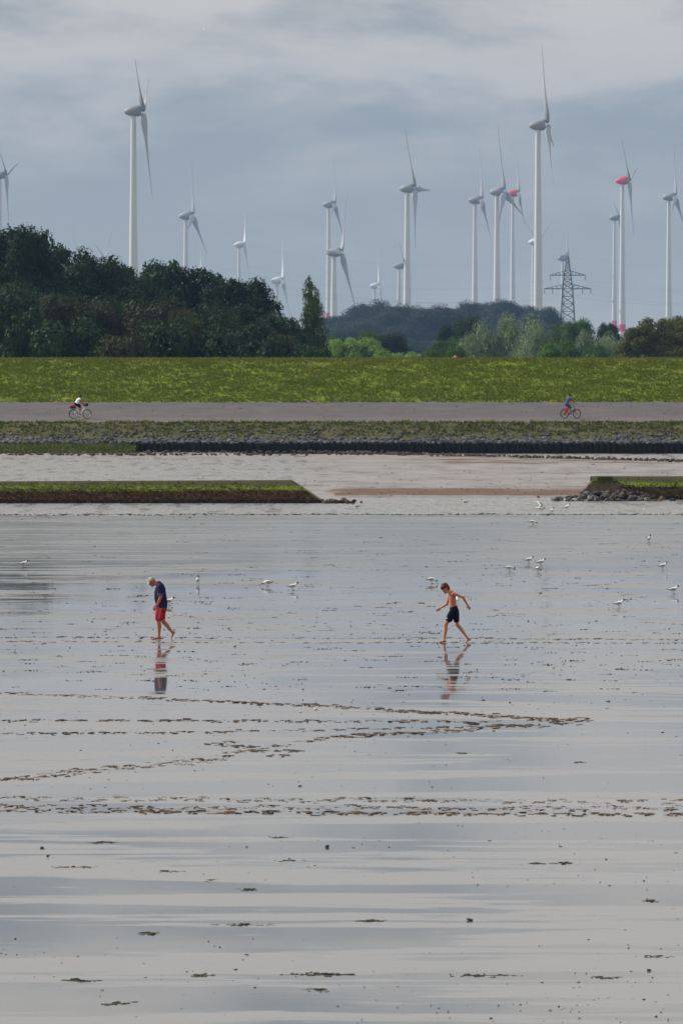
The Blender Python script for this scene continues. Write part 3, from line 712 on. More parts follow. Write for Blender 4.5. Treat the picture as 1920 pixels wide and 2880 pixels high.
for px, top, wd in ((-150, 760, 300), (-10, 790, 270), (110, 770, 300), (215, 790, 260), (330, 800, 260), (440, 825, 280), (560, 830, 270), (660, 850, 250), (745, 905, 190), (820, 945, 160), (895, 968, 130), (945, 985, 100)):
    tree(px, top, wd * 1.25, random.uniform(505, 530), B(), 'leaf_dull' if px in (215, 440, 745) else 'leaf_dark', 'wood_tree', LF, group='front trees of the dense dark wood')
for px, top, wd in ((70, 850, 210), (200, 880, 240), (470, 880, 230), (600, 905, 240), (730, 930, 190), (850, 960, 170)):
    tree(px, top, wd, random.uniform(480, 492), 'bush%d' % (px % 2), 'leaf_dark', 'dark_shrub', 'low dark shrub at the foot of the dense wood just behind the dike', 'shrub', 'shrubs at the foot of the dense wood')
tree(345, 925, 190, 476, 'bush0', 'leaf_dull', 'olive_shrub', 'broad dull olive shrub at the foot of the dense dark wood', 'shrub')
tree(520, 838, 150, 500, 'broad1', 'leaf_olive', 'olive_tree', 'lighter yellowish green rounded tree set into the dense dark wood', 'tree')
tree(872, 788, 150, 560, 'poplar', 'leaf_poplar', 'poplar_tree', 'slender sunlit poplar standing clear at the end of the dark wood', 'tree')
# far blue wood
FW = 'far hazy blue tree in the wood below the wind turbines'
for px, top, wd in ((905, 905, 130), (955, 880, 140), (1028, 834, 150), (1085, 862, 120), (1135, 843, 150), (1190, 862, 130), (1245, 848, 150), (1300, 842, 150), (1355, 833, 160), (1410, 836, 150), (1465, 840, 150), (1520, 848, 120), (1000, 890, 160), (1060, 930, 170), (1215, 925, 180), (1320, 900, 180), (1420, 905, 180), (1520, 915, 160), (930, 930, 150), (1170, 905, 170), (1110, 920, 160), (1260, 900, 170)):
    tree(px, top, wd * 1.3, random.uniform(2150, 2400), B(), 'leaf_far', 'distant_tree', FW, group='trees of the far blue wood')
for px, top in ((900, 955), (960, 950), (1020, 958), (1080, 950), (1140, 945), (1200, 955), (1260, 950), (1330, 955), (1400, 950), (1480, 955)):
    tree(px, top, 130, random.uniform(2000, 2080), 'bush%d' % (px // 20 % 2), 'leaf_far', 'distant_thicket', 'low hazy blue thicket at the foot of the far wood', 'thicket', 'thickets at the foot of the far wood')
# middle distance
for px, top, wd, Y, kd, mt, nm, lb, ct in (
    (955, 928, 60, 900, 'broad0', 'leaf_mid', 'round_tree', 'small mid green tree between the poplar and the yellowish bushes', 'tree'),
    (975, 944, 90, 830, 'bush0', 'leaf_light', 'yellow_bush', 'pale yellow green bush nearest the end of the dark wood', 'bush'),
    (1032, 948, 95, 830, 'bush1', 'leaf_light', 'yellow_bush', 'pale yellow green bush below the dome shaped dark tree', 'bush'),
    (1045, 914, 90, 930, 'broad2', 'leaf_mid', 'dome_tree', 'dome shaped mid green tree rising behind the yellowish bushes', 'tree'),
    (1105, 928, 110, 880, 'broad3', 'leaf_dark', 'dark_tree', 'dark green tree in front of the hazy blue gap', 'tree'),
    (1085, 982, 90, 720, 'bush1', 'leaf_light', 'hedge_bush', 'low light green hedge bush just behind the dike crest, below the dark tree', 'bush'),
    (1150, 984, 90, 725, 'bush0', 'leaf_light', 'hedge_bush', 'low light green hedge bush just behind the dike crest, below the hazy blue gap', 'bush'),
    (1215, 982, 90, 722, 'bush1', 'leaf_mid', 'hedge_bush', 'low mid green hedge bush at the end of the light green hedge', 'bush'),
    (1248, 940, 110, 900, 'broad0', 'leaf_mid', 'round_tree', 'mid green rounded tree left standing before the tall dark pair', 'tree'),
    (1253, 893, 60, 960, 'broad1', 'leaf_dark', 'dark_tree', 'slim dark tree, lower of the dark pair beside the willows', 'tree'),
    (1312, 879, 110, 960, 'broad3', 'leaf_dark', 'dark_tree', 'large dark tree, taller of the dark pair beside the willows', 'tree'),
    (1282, 966, 50, 760, 'bush0', 'leaf_mid', 'round_bush', 'small bright green round bush beside the orange roof', 'bush'),
    (1355, 892, 120, 880, 'willow0', 'leaf_willow', 'willow_tree', 'silvery willow leaning out at the end of the willow row', 'willow'),
    (1425, 872, 125, 880, 'willow1', 'leaf_willow', 'willow_tree', 'tallest silvery willow with deep shaded gap beside it', 'willow'),
    (1497, 878, 135, 870, 'willow2', 'leaf_willow', 'willow_tree', 'broad silvery willow below the largest turbine tower', 'willow'),
    (1560, 905, 110, 890, 'willow0', 'leaf_mid', 'willow_tree', 'darker green willow between broad silvery willow and round green tree', 'willow'),
    (1553, 962, 85, 760, 'bush1', 'leaf_mid', 'round_bush', 'bright green bush at the foot of the willows', 'bush'),
    (1622, 879, 110, 960, 'broad2', 'leaf_mid', 'round_tree', 'broad round green tree below the lattice pylon', 'tree'),
    (1645, 924, 90, 840, 'willow1', 'leaf_willow', 'willow_tree', 'shorter silvery willow in front of the round green tree', 'willow'),
    (1712, 928, 90, 840, 'willow2', 'leaf_willow', 'willow_tree', 'shorter silvery willow below the two red banded towers', 'willow'),
    (1745, 952, 60, 845, 'willow0', 'leaf_willow', 'willow_tree', 'smallest silvery willow beside the olive tree', 'willow'),
    (1710, 908, 80, 980, 'tuft0', 'leaf_dark', 'dark_tree', 'dark feathery tree behind the shorter willows', 'tree'),
    (1765, 935, 70, 930, 'broad0', 'leaf_olive', 'olive_tree', 'small olive tree in the gap below the red banded towers', 'tree'),
    (1835, 893, 190, 620, 'tuft1', 'leaf_olive', 'olive_tree', 'large olive brown tree standing close behind the dike', 'tree'),
    (1915, 890, 170, 640, 'tuft0', 'leaf_olive', 'olive_tree', 'olive green tree next to the large olive brown tree', 'tree'),
    (2010, 900, 170, 640, 'broad1', 'leaf_olive', 'olive_tree', 'olive tree farthest along from the willows behind the dike', 'tree'),
    (1690, 965, 90, 790, 'bush0', 'leaf_mid', 'hedge_bush', 'mid green bush under the shorter silvery willows', 'bush'),
    (1600, 955, 90, 800, 'bush1', 'leaf_mid', 'hedge_bush', 'mid green bush between tall and short willows', 'bush')):
    tree(px, top, wd * (1.45 if 'willow' in kd else 1.3), Y, kd, mt, nm, lb, ct)
# house with the orange roof
hs = empty('house', (PX(1283, 660), 664, .45)); tag(hs, 'house of which only the orange roof tip shows above the dike', 'house')
hz = PZ(1001, 660) - .45
mb = MB(); mb.box((0, 0, 1.3), (7, 9, 2.6)); mb.build('wall', M['plaster'], hs)
mb = MB(); v = [(-4, -4.9, 2.4), (4, -4.9, 2.4), (0, -4.9, hz), (-4, 4.9, 2.4), (4, 4.9, 2.4), (0, 4.9, hz)]
mb.add(v, [(0, 1, 2), (5, 4, 3), (0, 2, 5, 3), (2, 1, 4, 5), (1, 0, 3, 4)]); mb.build('roof', M['roof'], hs)

# ------------------------------------------------------------------ wind turbines
def unit_meshes():
    U = {}
    mb = MB(); n = 24; prof = [(0, 1.0), (.25, .86), (.5, .73), (.75, .60), (1.0, .48)]
    vs = [(r * math.cos(2 * math.pi * k / n), r * math.sin(2 * math.pi * k / n), z) for z, r in prof for k in range(n)]
    mb.add(vs, [(j * n + k, j * n + (k + 1) % n, (j + 1) * n + (k + 1) % n, (j + 1) * n + k) for j in range(4) for k in range(n)]); U['tower'] = mb.mesh('tower')
    # egg nacelle: axis +x is the rotor side; length 1, radius profile
    def lathe(prof, nm, n=22):
        mb = MB(); vs = [(x, r * math.cos(2 * math.pi * k / n), r * math.sin(2 * math.pi * k / n)) for x, r in prof for k in range(n)]
        f = [(j * n + k, (j + 1) * n + k, (j + 1) * n + (k + 1) % n, j * n + (k + 1) % n) for j in range(len(prof) - 1) for k in range(n)]
        f += [tuple(range(n)), tuple(range(len(prof) * n - 1, (len(prof) - 1) * n - 1, -1))]
        mb.add(vs, f); return mb.mesh(nm)
    U['egg'] = lathe([(-.36, .015), (-.35, .06), (-.31, .10), (-.22, .155), (-.08, .20), (.08, .225), (.22, .22), (.29, .20)], 'nacelle')
    U['spin'] = lathe([(.30, .19), (.32, .225), (.40, .225), (.47, .20), (.54, .15), (.59, .08), (.605, .02)], 'spinner')
    # blade, length 1 up +z, chord along y, thickness x, slight sweep
    mb = MB(); n = 10; vs = []; zs = [.03, .08, .14, .22, .35, .5, .65, .8, .92, 1.0]
    ch = [.040, .066, .088, .080, .056, .040, .029, .021, .015, .006]; th = [.030, .030, .027, .021, .014, .010, .0075, .006, .0045, .003]
    tw = [.9, .85, .7, .5, .34, .24, .17, .12, .08, .05]
    for z, c, h, a in zip(zs, ch, th, tw):
        for k in range(n):
            q = 2 * math.pi * k / n; y = c * .62 * math.cos(q) + c * .12; x = h * .62 * math.sin(q)
            vs.append((x * math.cos(a) - y * math.sin(a) + .02 * z * z, x * math.sin(a) + y * math.cos(a), z))
    f = [(j * n + k, j * n + (k + 1) % n, (j + 1) * n + (k + 1) % n, (j + 1) * n + k) for j in range(len(zs) - 1) for k in range(n)]
    f += [tuple(range(n - 1, -1, -1)), tuple(range((len(zs) - 1) * n, len(zs) * n))]
    mb.add(vs, f); U['blade'] = mb.mesh('blade')
    mb = MB(); n = 24; mb.add([(math.cos(2 * math.pi * k / n), math.sin(2 * math.pi * k / n), z) for z in (0, 1) for k in range(n)], [(k, (k + 1) % n, n + (k + 1) % n, n + k) for k in range(n)]); U['band'] = mb.mesh('band')
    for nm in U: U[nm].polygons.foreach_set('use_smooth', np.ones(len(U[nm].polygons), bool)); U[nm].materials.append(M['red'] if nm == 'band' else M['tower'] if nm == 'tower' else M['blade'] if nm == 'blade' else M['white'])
    return U
U = unit_meshes()
def turbine(hx, hy, Rpx, th, psi, label, Rm=None, bands=(), rednac=False, nac=.27, tw=.062, white=False):
    ratio = (YH - hy) / Rpx
    Rm = Rm or max(33, min(58, 128 / max(ratio, .9)))
    Rm = min(Rm, 6000 / F * Rpx)
    s = Rpx / Rm; Y = F / s; hub = PZ(hy, Y); base = .4
    NL = nac * Rm                                     # nacelle unit length in m
    a = Vector((math.cos(R(psi)), -math.sin(R(psi)), 0))   # rotor axis, upwind
    hubp = Vector((PX(hx, Y), Y, hub)); tb = hubp - a * (.40 * NL)
    root = empty('wind_turbine', (tb.x, tb.y, base)); tag(root, label, 'wind turbine')
    def part(nm, me, par=root):
        o = bpy.data.objects.new(nm, me); C.objects.link(o); o.parent = par; return o
    t = part('tower', U['tower']); t.scale = (tw * Rm, tw * Rm, hub - base - .17 * NL)
    hh = t.scale[2]
    for (py0, py1) in bands:
        z1, z0 = PZ(py0, Y) - base, PZ(py1, Y) - base; zm = (z0 + z1) / 2 / hh
        rr = np.interp(zm, [0, .25, .5, .75, 1], [1, .86, .73, .60, .48])
        o = part('red_band', U['band'], t); o.scale = (rr * 1.02, rr * 1.02, (z1 - z0) / hh); o.location = (0, 0, z0 / hh)
    mx = Matrix.Rotation(-R(psi), 4, 'Z') @ Matrix.Rotation(R(-5), 4, 'Y')
    hl = hubp - Vector((tb.x, tb.y, base))
    nc = part('nacelle', U['egg']); nc.matrix_local = Matrix.Translation(hl - a * .40 * NL) @ mx @ Matrix.Scale(NL, 4)
    if white: nc.material_slots[0].link = 'OBJECT'; nc.material_slots[0].material = M['tower']  # sunlit copy: tower paint brightens the nacelle in place of light
    if rednac: nc.material_slots[0].link = 'OBJECT'; nc.material_slots[0].material = M['red']
    sp = part('spinner', U['spin']); sp.matrix_local = nc.matrix_local.copy()
    for k in range(3):
        # theta measured so that +90 deg points away from the camera
        b = part('blade', U['blade'])
        if white: b.material_slots[0].link = 'OBJECT'; b.material_slots[0].material = M['tower']  # sunlit copy of the blade colour
        b.matrix_local = Matrix.Translation(hl) @ mx @ Matrix.Rotation(-R(th + 120 * k), 4, 'X') @ Matrix.Scale(Rm, 4)
    return root
for a in (
 (405, 312, 243, 185, 3, 'tall grey wind turbine rising from the dark wood, one blade hanging straight down'),
 (545, 607, 168, 10, 10, 'white wind turbine behind the dark wood with one blade up and two splayed below'),
 (689, 688, 122, 35, 4, 'white wind turbine low over the sloping end of the dark wood'),
 (797, 789, 140, 20, 5, 'white wind turbine half sunk behind the wood beside the slender poplar'),
 (943, 575, 143, 15, 8, 'upper wind turbine of the close pair beside the poplar, red band at its tower foot'),
 (962, 710, 200, 30, 14, 'dark lower wind turbine of the close pair beside the poplar'),
 (1067, 804, 110, 5, 4, 'small bright white wind turbine just above the far blue wood'),
 (1139, 748, 130, 183, 8, 'small grey wind turbine tucked against a taller dark turbine tower'),
 (1168, 530, 200, 330, 12, 'dark wind turbine over the blue wood with one blade pointing level to the side'),
 (1356, 563, 160, 12, 7, 'slim white wind turbine with white nacelle first of three close over the blue wood'),
 (1419, 539, 193, 350, 16, 'middle wind turbine of three close ones, dark blades spread in a wide Y'),
 (1459, 544, 137, 10, 5, 'wind turbine with a red nacelle standing next to the largest turbine'),
 (1540, 352, 234, 343, 4, 'largest white wind turbine with the tallest tower, seen above the willows'),
 (1514, 680, 124, 300, 24, 'small white wind turbine half hidden behind the tower of the largest one, two blades up'),
 (1597, 726, 120, 5, 4, 'grey wind turbine standing behind the lattice pylon'),
 (1743, 612, 125, 50, 12, 'white wind turbine with grey nacelle, shorter of the two red banded ones'),
 (1770, 508, 160, 195, 11, 'red nacelle wind turbine with red tower band, taller of the two banded ones'),
 (1900, 554, 156, 10, 12, 'slim white wind turbine behind the olive trees'),
 (20, 492, 149, 195, 10, 'wind turbine whose nacelle just shows over the tallest trees of the dark wood'),
 (216, 748, 126, 355, 4, 'wind turbine sunk behind the dark wood with a single blade tip showing'),
 (297, 728, 120, 50, 12, 'wind turbine hidden behind the dark wood showing two blade tips in a V'),
 (567, 757, 70, 2, 3, 'tiny white wind turbine peeping over the dark wood with one blade up')):
    i = a[0]
    turbine(*a, bands=((902, 918),) if i == 1743 else ((912, 932),) if i == 1770 else ((880, 900),) if i == 943 else (), rednac=i in (1459, 1770), white=i in (689, 797, 1067, 1514, 567), nac=.30 if a[2] > 180 else .335)  # white picks the turbines whose sunlight is painted into nacelle and blades

# ------------------------------------------------------------------ pylon and cables
PYY = 2900; PS = F / PYY
py = empty('power_pylon', (PX(1595, PYY), PYY, .4)); tag(py, 'steel lattice power pylon with two crossarms in front of a grey turbine', 'pylon')
ph = PZ(722, PYY) - .4; z1 = PZ(812, PYY) - .4; z2 = PZ(774, PYY) - .4
def wid(z): return np.interp(z, [0, z1, ph], [4.6, 2.6, .5])
for sx_ in (-1, 1):
    for sy_ in (-1, 1):
        MB().bar((sx_ * wid(0), sy_ * wid(0), 0), (sx_ * wid(z1), sy_ * wid(z1), z1), .30).build('leg', M['steel'], py)
        MB().bar((sx_ * wid(z1), sy_ * wid(z1), z1), (sx_ * wid(ph), sy_ * wid(ph), ph), .24).build('leg', M['steel'], py)
mb = MB(); zs = np.concatenate([np.linspace(0, z1, 9), np.linspace(z1, ph, 8)[1:]])
for q in range(len(zs) - 1):
    za, zb = zs[q], zs[q + 1]; wa, wb = wid(za), wid(zb)
    for sy_ in (-1, 1):
        mb.bar((-wa, sy_ * wa, za), (wb, sy_ * wb, zb), .15); mb.bar((wa, sy_ * wa, za), (-wb, sy_ * wb, zb), .15)
        mb.bar((sy_ * wa, -wa, za), (sy_ * wb, wb, zb), .15); mb.bar((-wb, sy_ * wb, zb), (wb, sy_ * wb, zb), .15)
mb.build('bracing', M['steel'], py)
ends_ = []
for z, hw in ((z1, 12.2), (z2, 9.2)):
    for sx_ in (-1, 1):
        mb = MB(); w0 = wid(z)
        for sy_ in (-1, 1):
            mb.bar((sx_ * w0, sy_ * w0, z), (sx_ * hw, 0, z), .24); mb.bar((sx_ * w0, sy_ * w0, z + 2.2), (sx_ * hw, 0, z + .1), .17)
            for q in range(4):
                u = q / 4; u2 = (q + .5) / 4
                mb.bar((sx_ * (w0 + (hw - w0) * u), sy_ * w0 * (1 - u), z), (sx_ * (w0 + (hw - w0) * u2), sy_ * w0 * (1 - u2), z + 2.2 * (1 - u2)), .12)
        arm = mb.build('crossarm', M['steel'], py)
        for u in ((1.0, .55) if z == z1 else (1.0,)):
            xi = sx_ * (w0 + (hw - w0) * u); MB().tube([((xi, 0, z), .16, .16), ((xi, 0, z - 2.6), .2, .2)], 6, False).build('insulator', M['steel'], arm); ends_.append((xi, z - 2.6))
ends_.append((0, ph))
cb = empty('power_cables', (PX(1595, PYY), PYY, 30)); tag(cb, 'faint power cables running off from both sides of the lattice pylon', 'cables')
for xi, z in ends_:
    for tgt in ((-175, -110, 6), (175, -190, 2)):
        pts = []
        for q in range(13):
            u = q / 12; sag = -16 * u * (1 - u) * 2
            pts.append(((xi + tgt[0] * u, tgt[1] * u, z + .4 - 30 + tgt[2] * u + sag), .018, .018))
        MB().tube(pts, 4, False).build('cable', M['wire'], cb)

# ------------------------------------------------------------------ gulls
def build_gull(pose):
    g = {}
    mb = MB()
    if pose == 'peck':   path = [((-.16, 0, .135), .012, .022), ((-.10, 0, .145), .045, .05), ((-.02, 0, .15), .062, .062), ((.06, 0, .145), .052, .052), ((.11, 0, .13), .032, .032), ((.145, 0, .11), .03, .028), ((.17, 0, .085), .02, .02)]
    elif pose == 'up':   path = [((-.13, 0, .10), .012, .024), ((-.08, 0, .125), .042, .048), ((-.01, 0, .16), .060, .062), ((.05, 0, .20), .05, .052), ((.075, 0, .245), .03, .03), ((.088, 0, .285), .032, .03), ((.115, 0, .29), .02, .02)]
    else:                path = [((-.17, 0, .125), .010, .024), ((-.11, 0, .135), .042, .048), ((-.02, 0, .155), .060, .062), ((.055, 0, .175), .05, .052), ((.09, 0, .215), .03, .03), ((.108, 0, .25), .031, .029), ((.135, 0, .252), .02, .02)]
    mb.tube(path, 12); g['body'] = remesh(mb, 'body', .007, 3)
    hd = Vector(path[-2][0]); bk = Vector(path[-1][0]); dr = (bk - hd).normalized()
    mb = MB(); mb.tube([(bk + dr * .005, .009, .008), (bk + dr * .055 - Vector((0, 0, .008)), .003, .003)], 6); g['beak'] = mb.mesh('beak')
    mb = MB(); mb.ell(hd + dr * .012, (.036, .033, .034), 10, 7); g['hood'] = mb.mesh('hood')
    for s in (-1, 1):
        mb = MB(); b0 = Vector(path[2][0]); t0 = Vector(path[0][0])
        mb.tube([(b0 + Vector((.05, s * .045, .005)), .026, .012), (b0 + Vector((-.02, s * .058, .008)), .034, .012), (b0 * .4 + t0 * .6 + Vector((0, s * .042, .012)), .024, .012), (t0 + Vector((-.03, s * .016, .014)), .008, .006)], 8); g['wing%d' % s] = mb.mesh('wing')
        mb = MB(); mb.tube([(t0 + Vector((.015, s * .028, .016)), .014, .008), (t0 + Vector((-.065, s * .008, .022)), .004, .004)], 6); g['tip%d' % s] = mb.mesh('wing_tip')
        mb = MB(); x0 = -.01 + s * .02
        mb.tube([((x0, s * .022, .12), .006, .006), ((x0 - .012, s * .022, .06), .0045, .0045), ((x0 + .004, s * .022, .004), .0045, .0045)], 6)
        mb.tube([((x0 - .005, s * .022, .006), .004, .008), ((x0 + .04, s * .022, .004), .003, .014)], 6); g['leg%d' % s] = mb.mesh('leg')
    for k, mt in (('body', 'feather'), ('beak', 'beak'), ('hood', 'black'), ('wing-1', 'wing'), ('wing1', 'wing'), ('tip-1', 'black'), ('tip1', 'black'), ('leg-1', 'beak'), ('leg1', 'beak')):
        g[k].materials.append(M[mt]); g[k].polygons.foreach_set('use_smooth', np.ones(len(g[k].polygons), bool))
    return g
GP = {k: build_gull(k) for k in ('walk', 'peck', 'up')}
def gull(px, py, pose, rz, label, group=None, sc=1.0, z=.03, legs=True, hood=True):
    p = G(px, py, z)
    if legs: p.z = mud_h(p.x, p.y)
    if legs and p.z < -.04: p.z = -.04
    o = empty('gull', p, R(rz)); o.scale = (sc,) * 3; tag(o, label, 'gull', group); g = GP[pose]
    for k, nm in (('body', 'body'), ('beak', 'beak'), ('hood', 'hood'), ('wing-1', 'wing'), ('wing1', 'wing'), ('tip-1', 'wing_tip'), ('tip1', 'wing_tip'), ('leg-1', 'leg'), ('leg1', 'leg')):
        if (nm == 'leg' and not legs) or (nm == 'hood' and not hood): continue
        q = bpy.data.objects.new(nm, g[k]); C.objects.link(q); q.parent = o
    if not legs: o.location.z -= .095
    return o
LG, GG = 'white gull with dark hood walking on the open wet mud', 'gulls walking on the open mud'
LP = 'white gull bent down pecking at the wet mud'
for px, py, ps, rz, lb, gp in (
    (1498, 1477, 'peck', -10, 'white gull bent over feeding at the edge of the greenish mud near the channel', None),
    (1824, 1526, 'up', -70, 'upright white gull standing by itself on the greyer mud before the stepped groyne', None),
    (1487, 1586, 'walk', 5, LG, GG), (1521, 1592, 'walk', 8, LG, GG), (1512, 1611, 'peck', 60, LP, 'pecking gulls'), (1433, 1609, 'peck', 0, LP, 'pecking gulls'),
    (1863, 1603, 'walk', 20, LG, GG), (1214, 1642, 'peck', 10, 'white gull with lowered head on the mud just behind the shirtless boy\'s head', None),
    (1894, 1671, 'walk', 0, LG, GG), (1741, 1711, 'walk', 0, 'white gull with dark hood walking just behind a dark weed patch', None),
    (68, 1597, 'walk', 5, 'lone white gull on the mud ahead of the man in red shorts', None), (557, 1645, 'up', -80, 'upright white gull facing forward alone on the mud behind the man in red shorts', None), (752, 1650, 'peck', 175, LP, 'pecking gulls'), (825, 1661, 'walk', 4, 'white gull walking beside a pecking gull between the two walkers', None),
    (477, 1704, 'walk', 6, 'white gull standing right behind the back of the man in the navy shirt', None),
    (1284, 1699, 'up', 95, 'white gull half hidden behind the bare back of the boy', None),
    (1001, 1428, 'walk', 185, 'white gull wading in the channel beside the groyne tip stones', None),
    (1551, 1441, 'up', -60, 'white gull standing at the channel edge below the flying gull', None)):
    gull(px, py, ps, rz, lb, gp, 1.0)
gull(1305, 1414, 'walk', 175, 'white gull swimming far out in the middle of the channel', None, 1.0, .0, legs=False)
gull(1594, 1429, 'up', 0, 'upright white gull swimming in the channel below the rubble heap', None, 1.0, .0, legs=False)
def flying(name, loc, rz, label, up=.9, sc=1.0):
    o = empty(name, loc, R(rz)); tag(o, label, 'gull'); o.scale = (sc,) * 3
    mb = MB(); mb.tube([((-.2, 0, 0), .008, .04), ((-.12, 0, 0), .025, .03), ((0, 0, 0), .05, .05), ((.08, 0, .005), .045, .045), ((.13, 0, .012), .032, .032), ((.17, 0, .012), .02, .02)], 12)
    link('body', remesh(mb, 'body', .007, 3), o, M['feather'], True)
    MB().ell((.148, 0, .012), (.036, .033, .033), 10, 7).build('hood', M['black'], o, True)
    mb = MB(); mb.tube([((.175, 0, .01), .008, .007), ((.225, 0, .0), .003, .003)], 6); mb.build('beak', M['beak'], o)
    for s in (-1, 1):
        d = Vector((0, s * math.cos(up), math.sin(up)))
        a = Vector((.05, 0, .03)); b = a + d * .2 + Vector((.03, 0, 0)); c = b + d * .12 + Vector((-.12, s * .05, .03)); e = c + Vector((-.16, s * .12, -.01))
        mb = MB(); v = []
        for p, ch in ((a, .11), (b, .12), (c, .085), (e, .012)):
            for dx, dz in ((ch * .4, 0), (ch * .1, .008), (-ch * .6, 0), (ch * .1, -.006)): v.append(p + Vector((dx, 0, dz)))
        f = [(j * 4 + k, j * 4 + (k + 1) % 4, (j + 1) * 4 + (k + 1) % 4, (j + 1) * 4 + k) for j in range(3) for k in range(4)] + [(0, 1, 2, 3), (15, 14, 13, 12)]
        mb.add(v, f); wg = mb.build('wing', M['feather'], o)
    return o
Yf = 262; flying('flying_gull', (PX(1517, Yf), Yf, PZ(1429, Yf)), 5, 'flying gull with raised wings skimming low over the channel', .6, 1.25)
flying('flying_gull', (PX(569, 700), 700, PZ(84, 700)), -50, 'tiny white gull flying high up in the cloudy sky', .55, 1.0)

# ------------------------------------------------------------------ people
def head_parts(mb, c, tilt, f):
    """head facing -x (f=1) or +x (f=-1), bowed by tilt"""
    mb.M = Matrix.Translation(c) @ Matrix.Scale(f, 4, (1, 0, 0)) @ Matrix.Rotation(-tilt, 4, 'Y')
    mb.ell((.014, 0, .03), (.096, .074, .088), 16, 12); mb.ell((-.028, 0, -.045), (.060, .056, .074), 14, 10)
    mb.ell((-.072, 0, .012), (.022, .05, .014)); mb.ell((-.094, 0, -.022), (.02, .013, .024)); mb.ell((-.084, 0, -.070), (.013, .024, .011)); mb.ell((-.072, 0, -.104), (.022, .026, .018))
    for s in (-1, 1): mb.ell((.012, s * .076, -.012), (.02, .011, .032))
    mb.M = Matrix.Identity(4)
def foot(mb, ank, heel, toe, r=.034, lat=.042):
    ank, heel, toe = map(Vector, (ank, heel, toe)); mid = heel.lerp(toe, .55)
    up = (ank - heel.lerp(toe, .22)).normalized()
    mb.tube([(heel + up * .028, .034, .032), (heel.lerp(toe, .3) + up * .04, .038, .034), (mid + up * .026, .027, lat), (heel.lerp(toe, .84) + up * .016, .016, lat)], 12)
    d = (toe - heel).normalized()
    for k in range(5):
        yk = (k - 2) * .017; ln = .0 if k else .008
        mb.tube([(heel.lerp(toe, .84) + Vector((0, yk, 0)) + up * .014, .011, .0085), (toe + d * (ln - abs(k - 1) * .006) + Vector((0, yk, 0)) + up * .010, .009, .008)], 7)
    mb.tube([(ank, .034, .034), (heel.lerp(toe, .25) + up * .03, .036, .034)], 10)
def hand(mb, wr, d, curl, side, sc=1.0):
    """wr wrist, d direction of the hand, curl axis bending fingers; side +-1 thumb side"""
    d = Vector(d).normalized(); L = Vector((0, 1, 0)); L = (L - d * L.dot(d)).normalized(); nrm = d.cross(L) * curl
    wr = Vector(wr)
    mb.tube([(wr, .026 * sc, .02 * sc), (wr + d * .05 * sc, .040 * sc, .017 * sc), (wr + d * .085 * sc, .040 * sc, .015 * sc)], 10, lat=tuple(L))
    across = nrm.normalized()
    for k, ln in enumerate((.068, .078, .072, .056)):
        b0 = wr + d * .085 * sc + across * (.027 - .018 * k) * sc
        p1 = b0 + d * ln * .42 * sc; p2 = p1 + (d * .75 + L * side * .65).normalized() * ln * .34 * sc; p3 = p2 + (d * .25 + L * side).normalized() * ln * .26 * sc
        mb.tube([(b0, .0088 * sc, .0088 * sc), (p1, .0082 * sc, .0082 * sc), (p2, .0076 * sc, .0076 * sc), (p3, .0066 * sc, .0066 * sc)], 8)
    t0 = wr + d * .025 * sc + across * .028 * sc; t1 = t0 + (d * .6 + across * .8 + L * side * .3).normalized() * .04 * sc; t2 = t1 + (d + across * .15 + L * side * .4).normalized() * .032 * sc
    mb.tube([(t0, .012 * sc, .012 * sc), (t1, .010 * sc, .010 * sc), (t2, .0078 * sc, .0078 * sc)], 8)
def limb(mb, ps, rs, n=12): mb.tube([(p, r, r) if not isinstance(r, tuple) else (p, r[0], r[1]) for p, r in zip(ps, rs)], n)
def lerp(a, b, u): return Vector(a).lerp(Vector(b), u)
def leg(mb, hip, knee, ank, k=1.0):
    limb(mb, [hip, lerp(hip, knee, .4), lerp(hip, knee, .85), knee, lerp(knee, ank, .12)], [.085 * k, .08 * k, .06 * k, .058 * k, .052 * k])
    d = (Vector(ank) - Vector(knee)).normalized(); back = Vector((1, 0, 0)) if CALF[0] > 0 else Vector((-1, 0, 0))
    limb(mb, [knee, lerp(knee, ank, .3) + back * .016 * k, lerp(knee, ank, .6) + back * .008, lerp(knee, ank, .9), ank], [.052 * k, .056 * k, .044 * k, .032 * k, .033 * k])
CALF = [1]
def armm(mb, sh, el, wr, k=1.0):
    limb(mb, [sh, lerp(sh, el, .25), lerp(sh, el, .8), el], [.058 * k, .052 * k, .042 * k, .040 * k])
    limb(mb, [el, lerp(el, wr, .3), lerp(el, wr, .85), wr], [.040 * k, .041 * k, .028 * k, .026 * k])
def ribbon(target, pts, half, off, name, mat, parent, ydir=1):
    """flat strip laid on the camera side of a garment: pts are (x, z)"""
    bv = BVHTree.FromPolygons([v.co.copy() for v in target.vertices], [tuple(p.vertices) for p in target.polygons]); rows = []
    for (x, z) in pts:
        row = []
        for dx in (-half, half):
            h = bv.ray_cast(Vector((x + dx, -1 * ydir, z)), Vector((0, ydir, 0)))
            if h[0] is None: row = None; break
            row.append(h[0] + Vector((0, -off * ydir, 0)))
        if row: rows.append(row)
    if len(rows) < 2: return
    vs = [q for r in rows for q in r]; vs2 = vs + [v + Vector((0, off * ydir * 2, 0)) for v in vs]; n = len(vs)
    fs = [(2 * i, 2 * i + 1, 2 * i + 3, 2 * i + 2) for i in range(len(rows) - 1)]
    mb = MB(); mb.add(vs, fs); return mb.build(name, mat, parent)

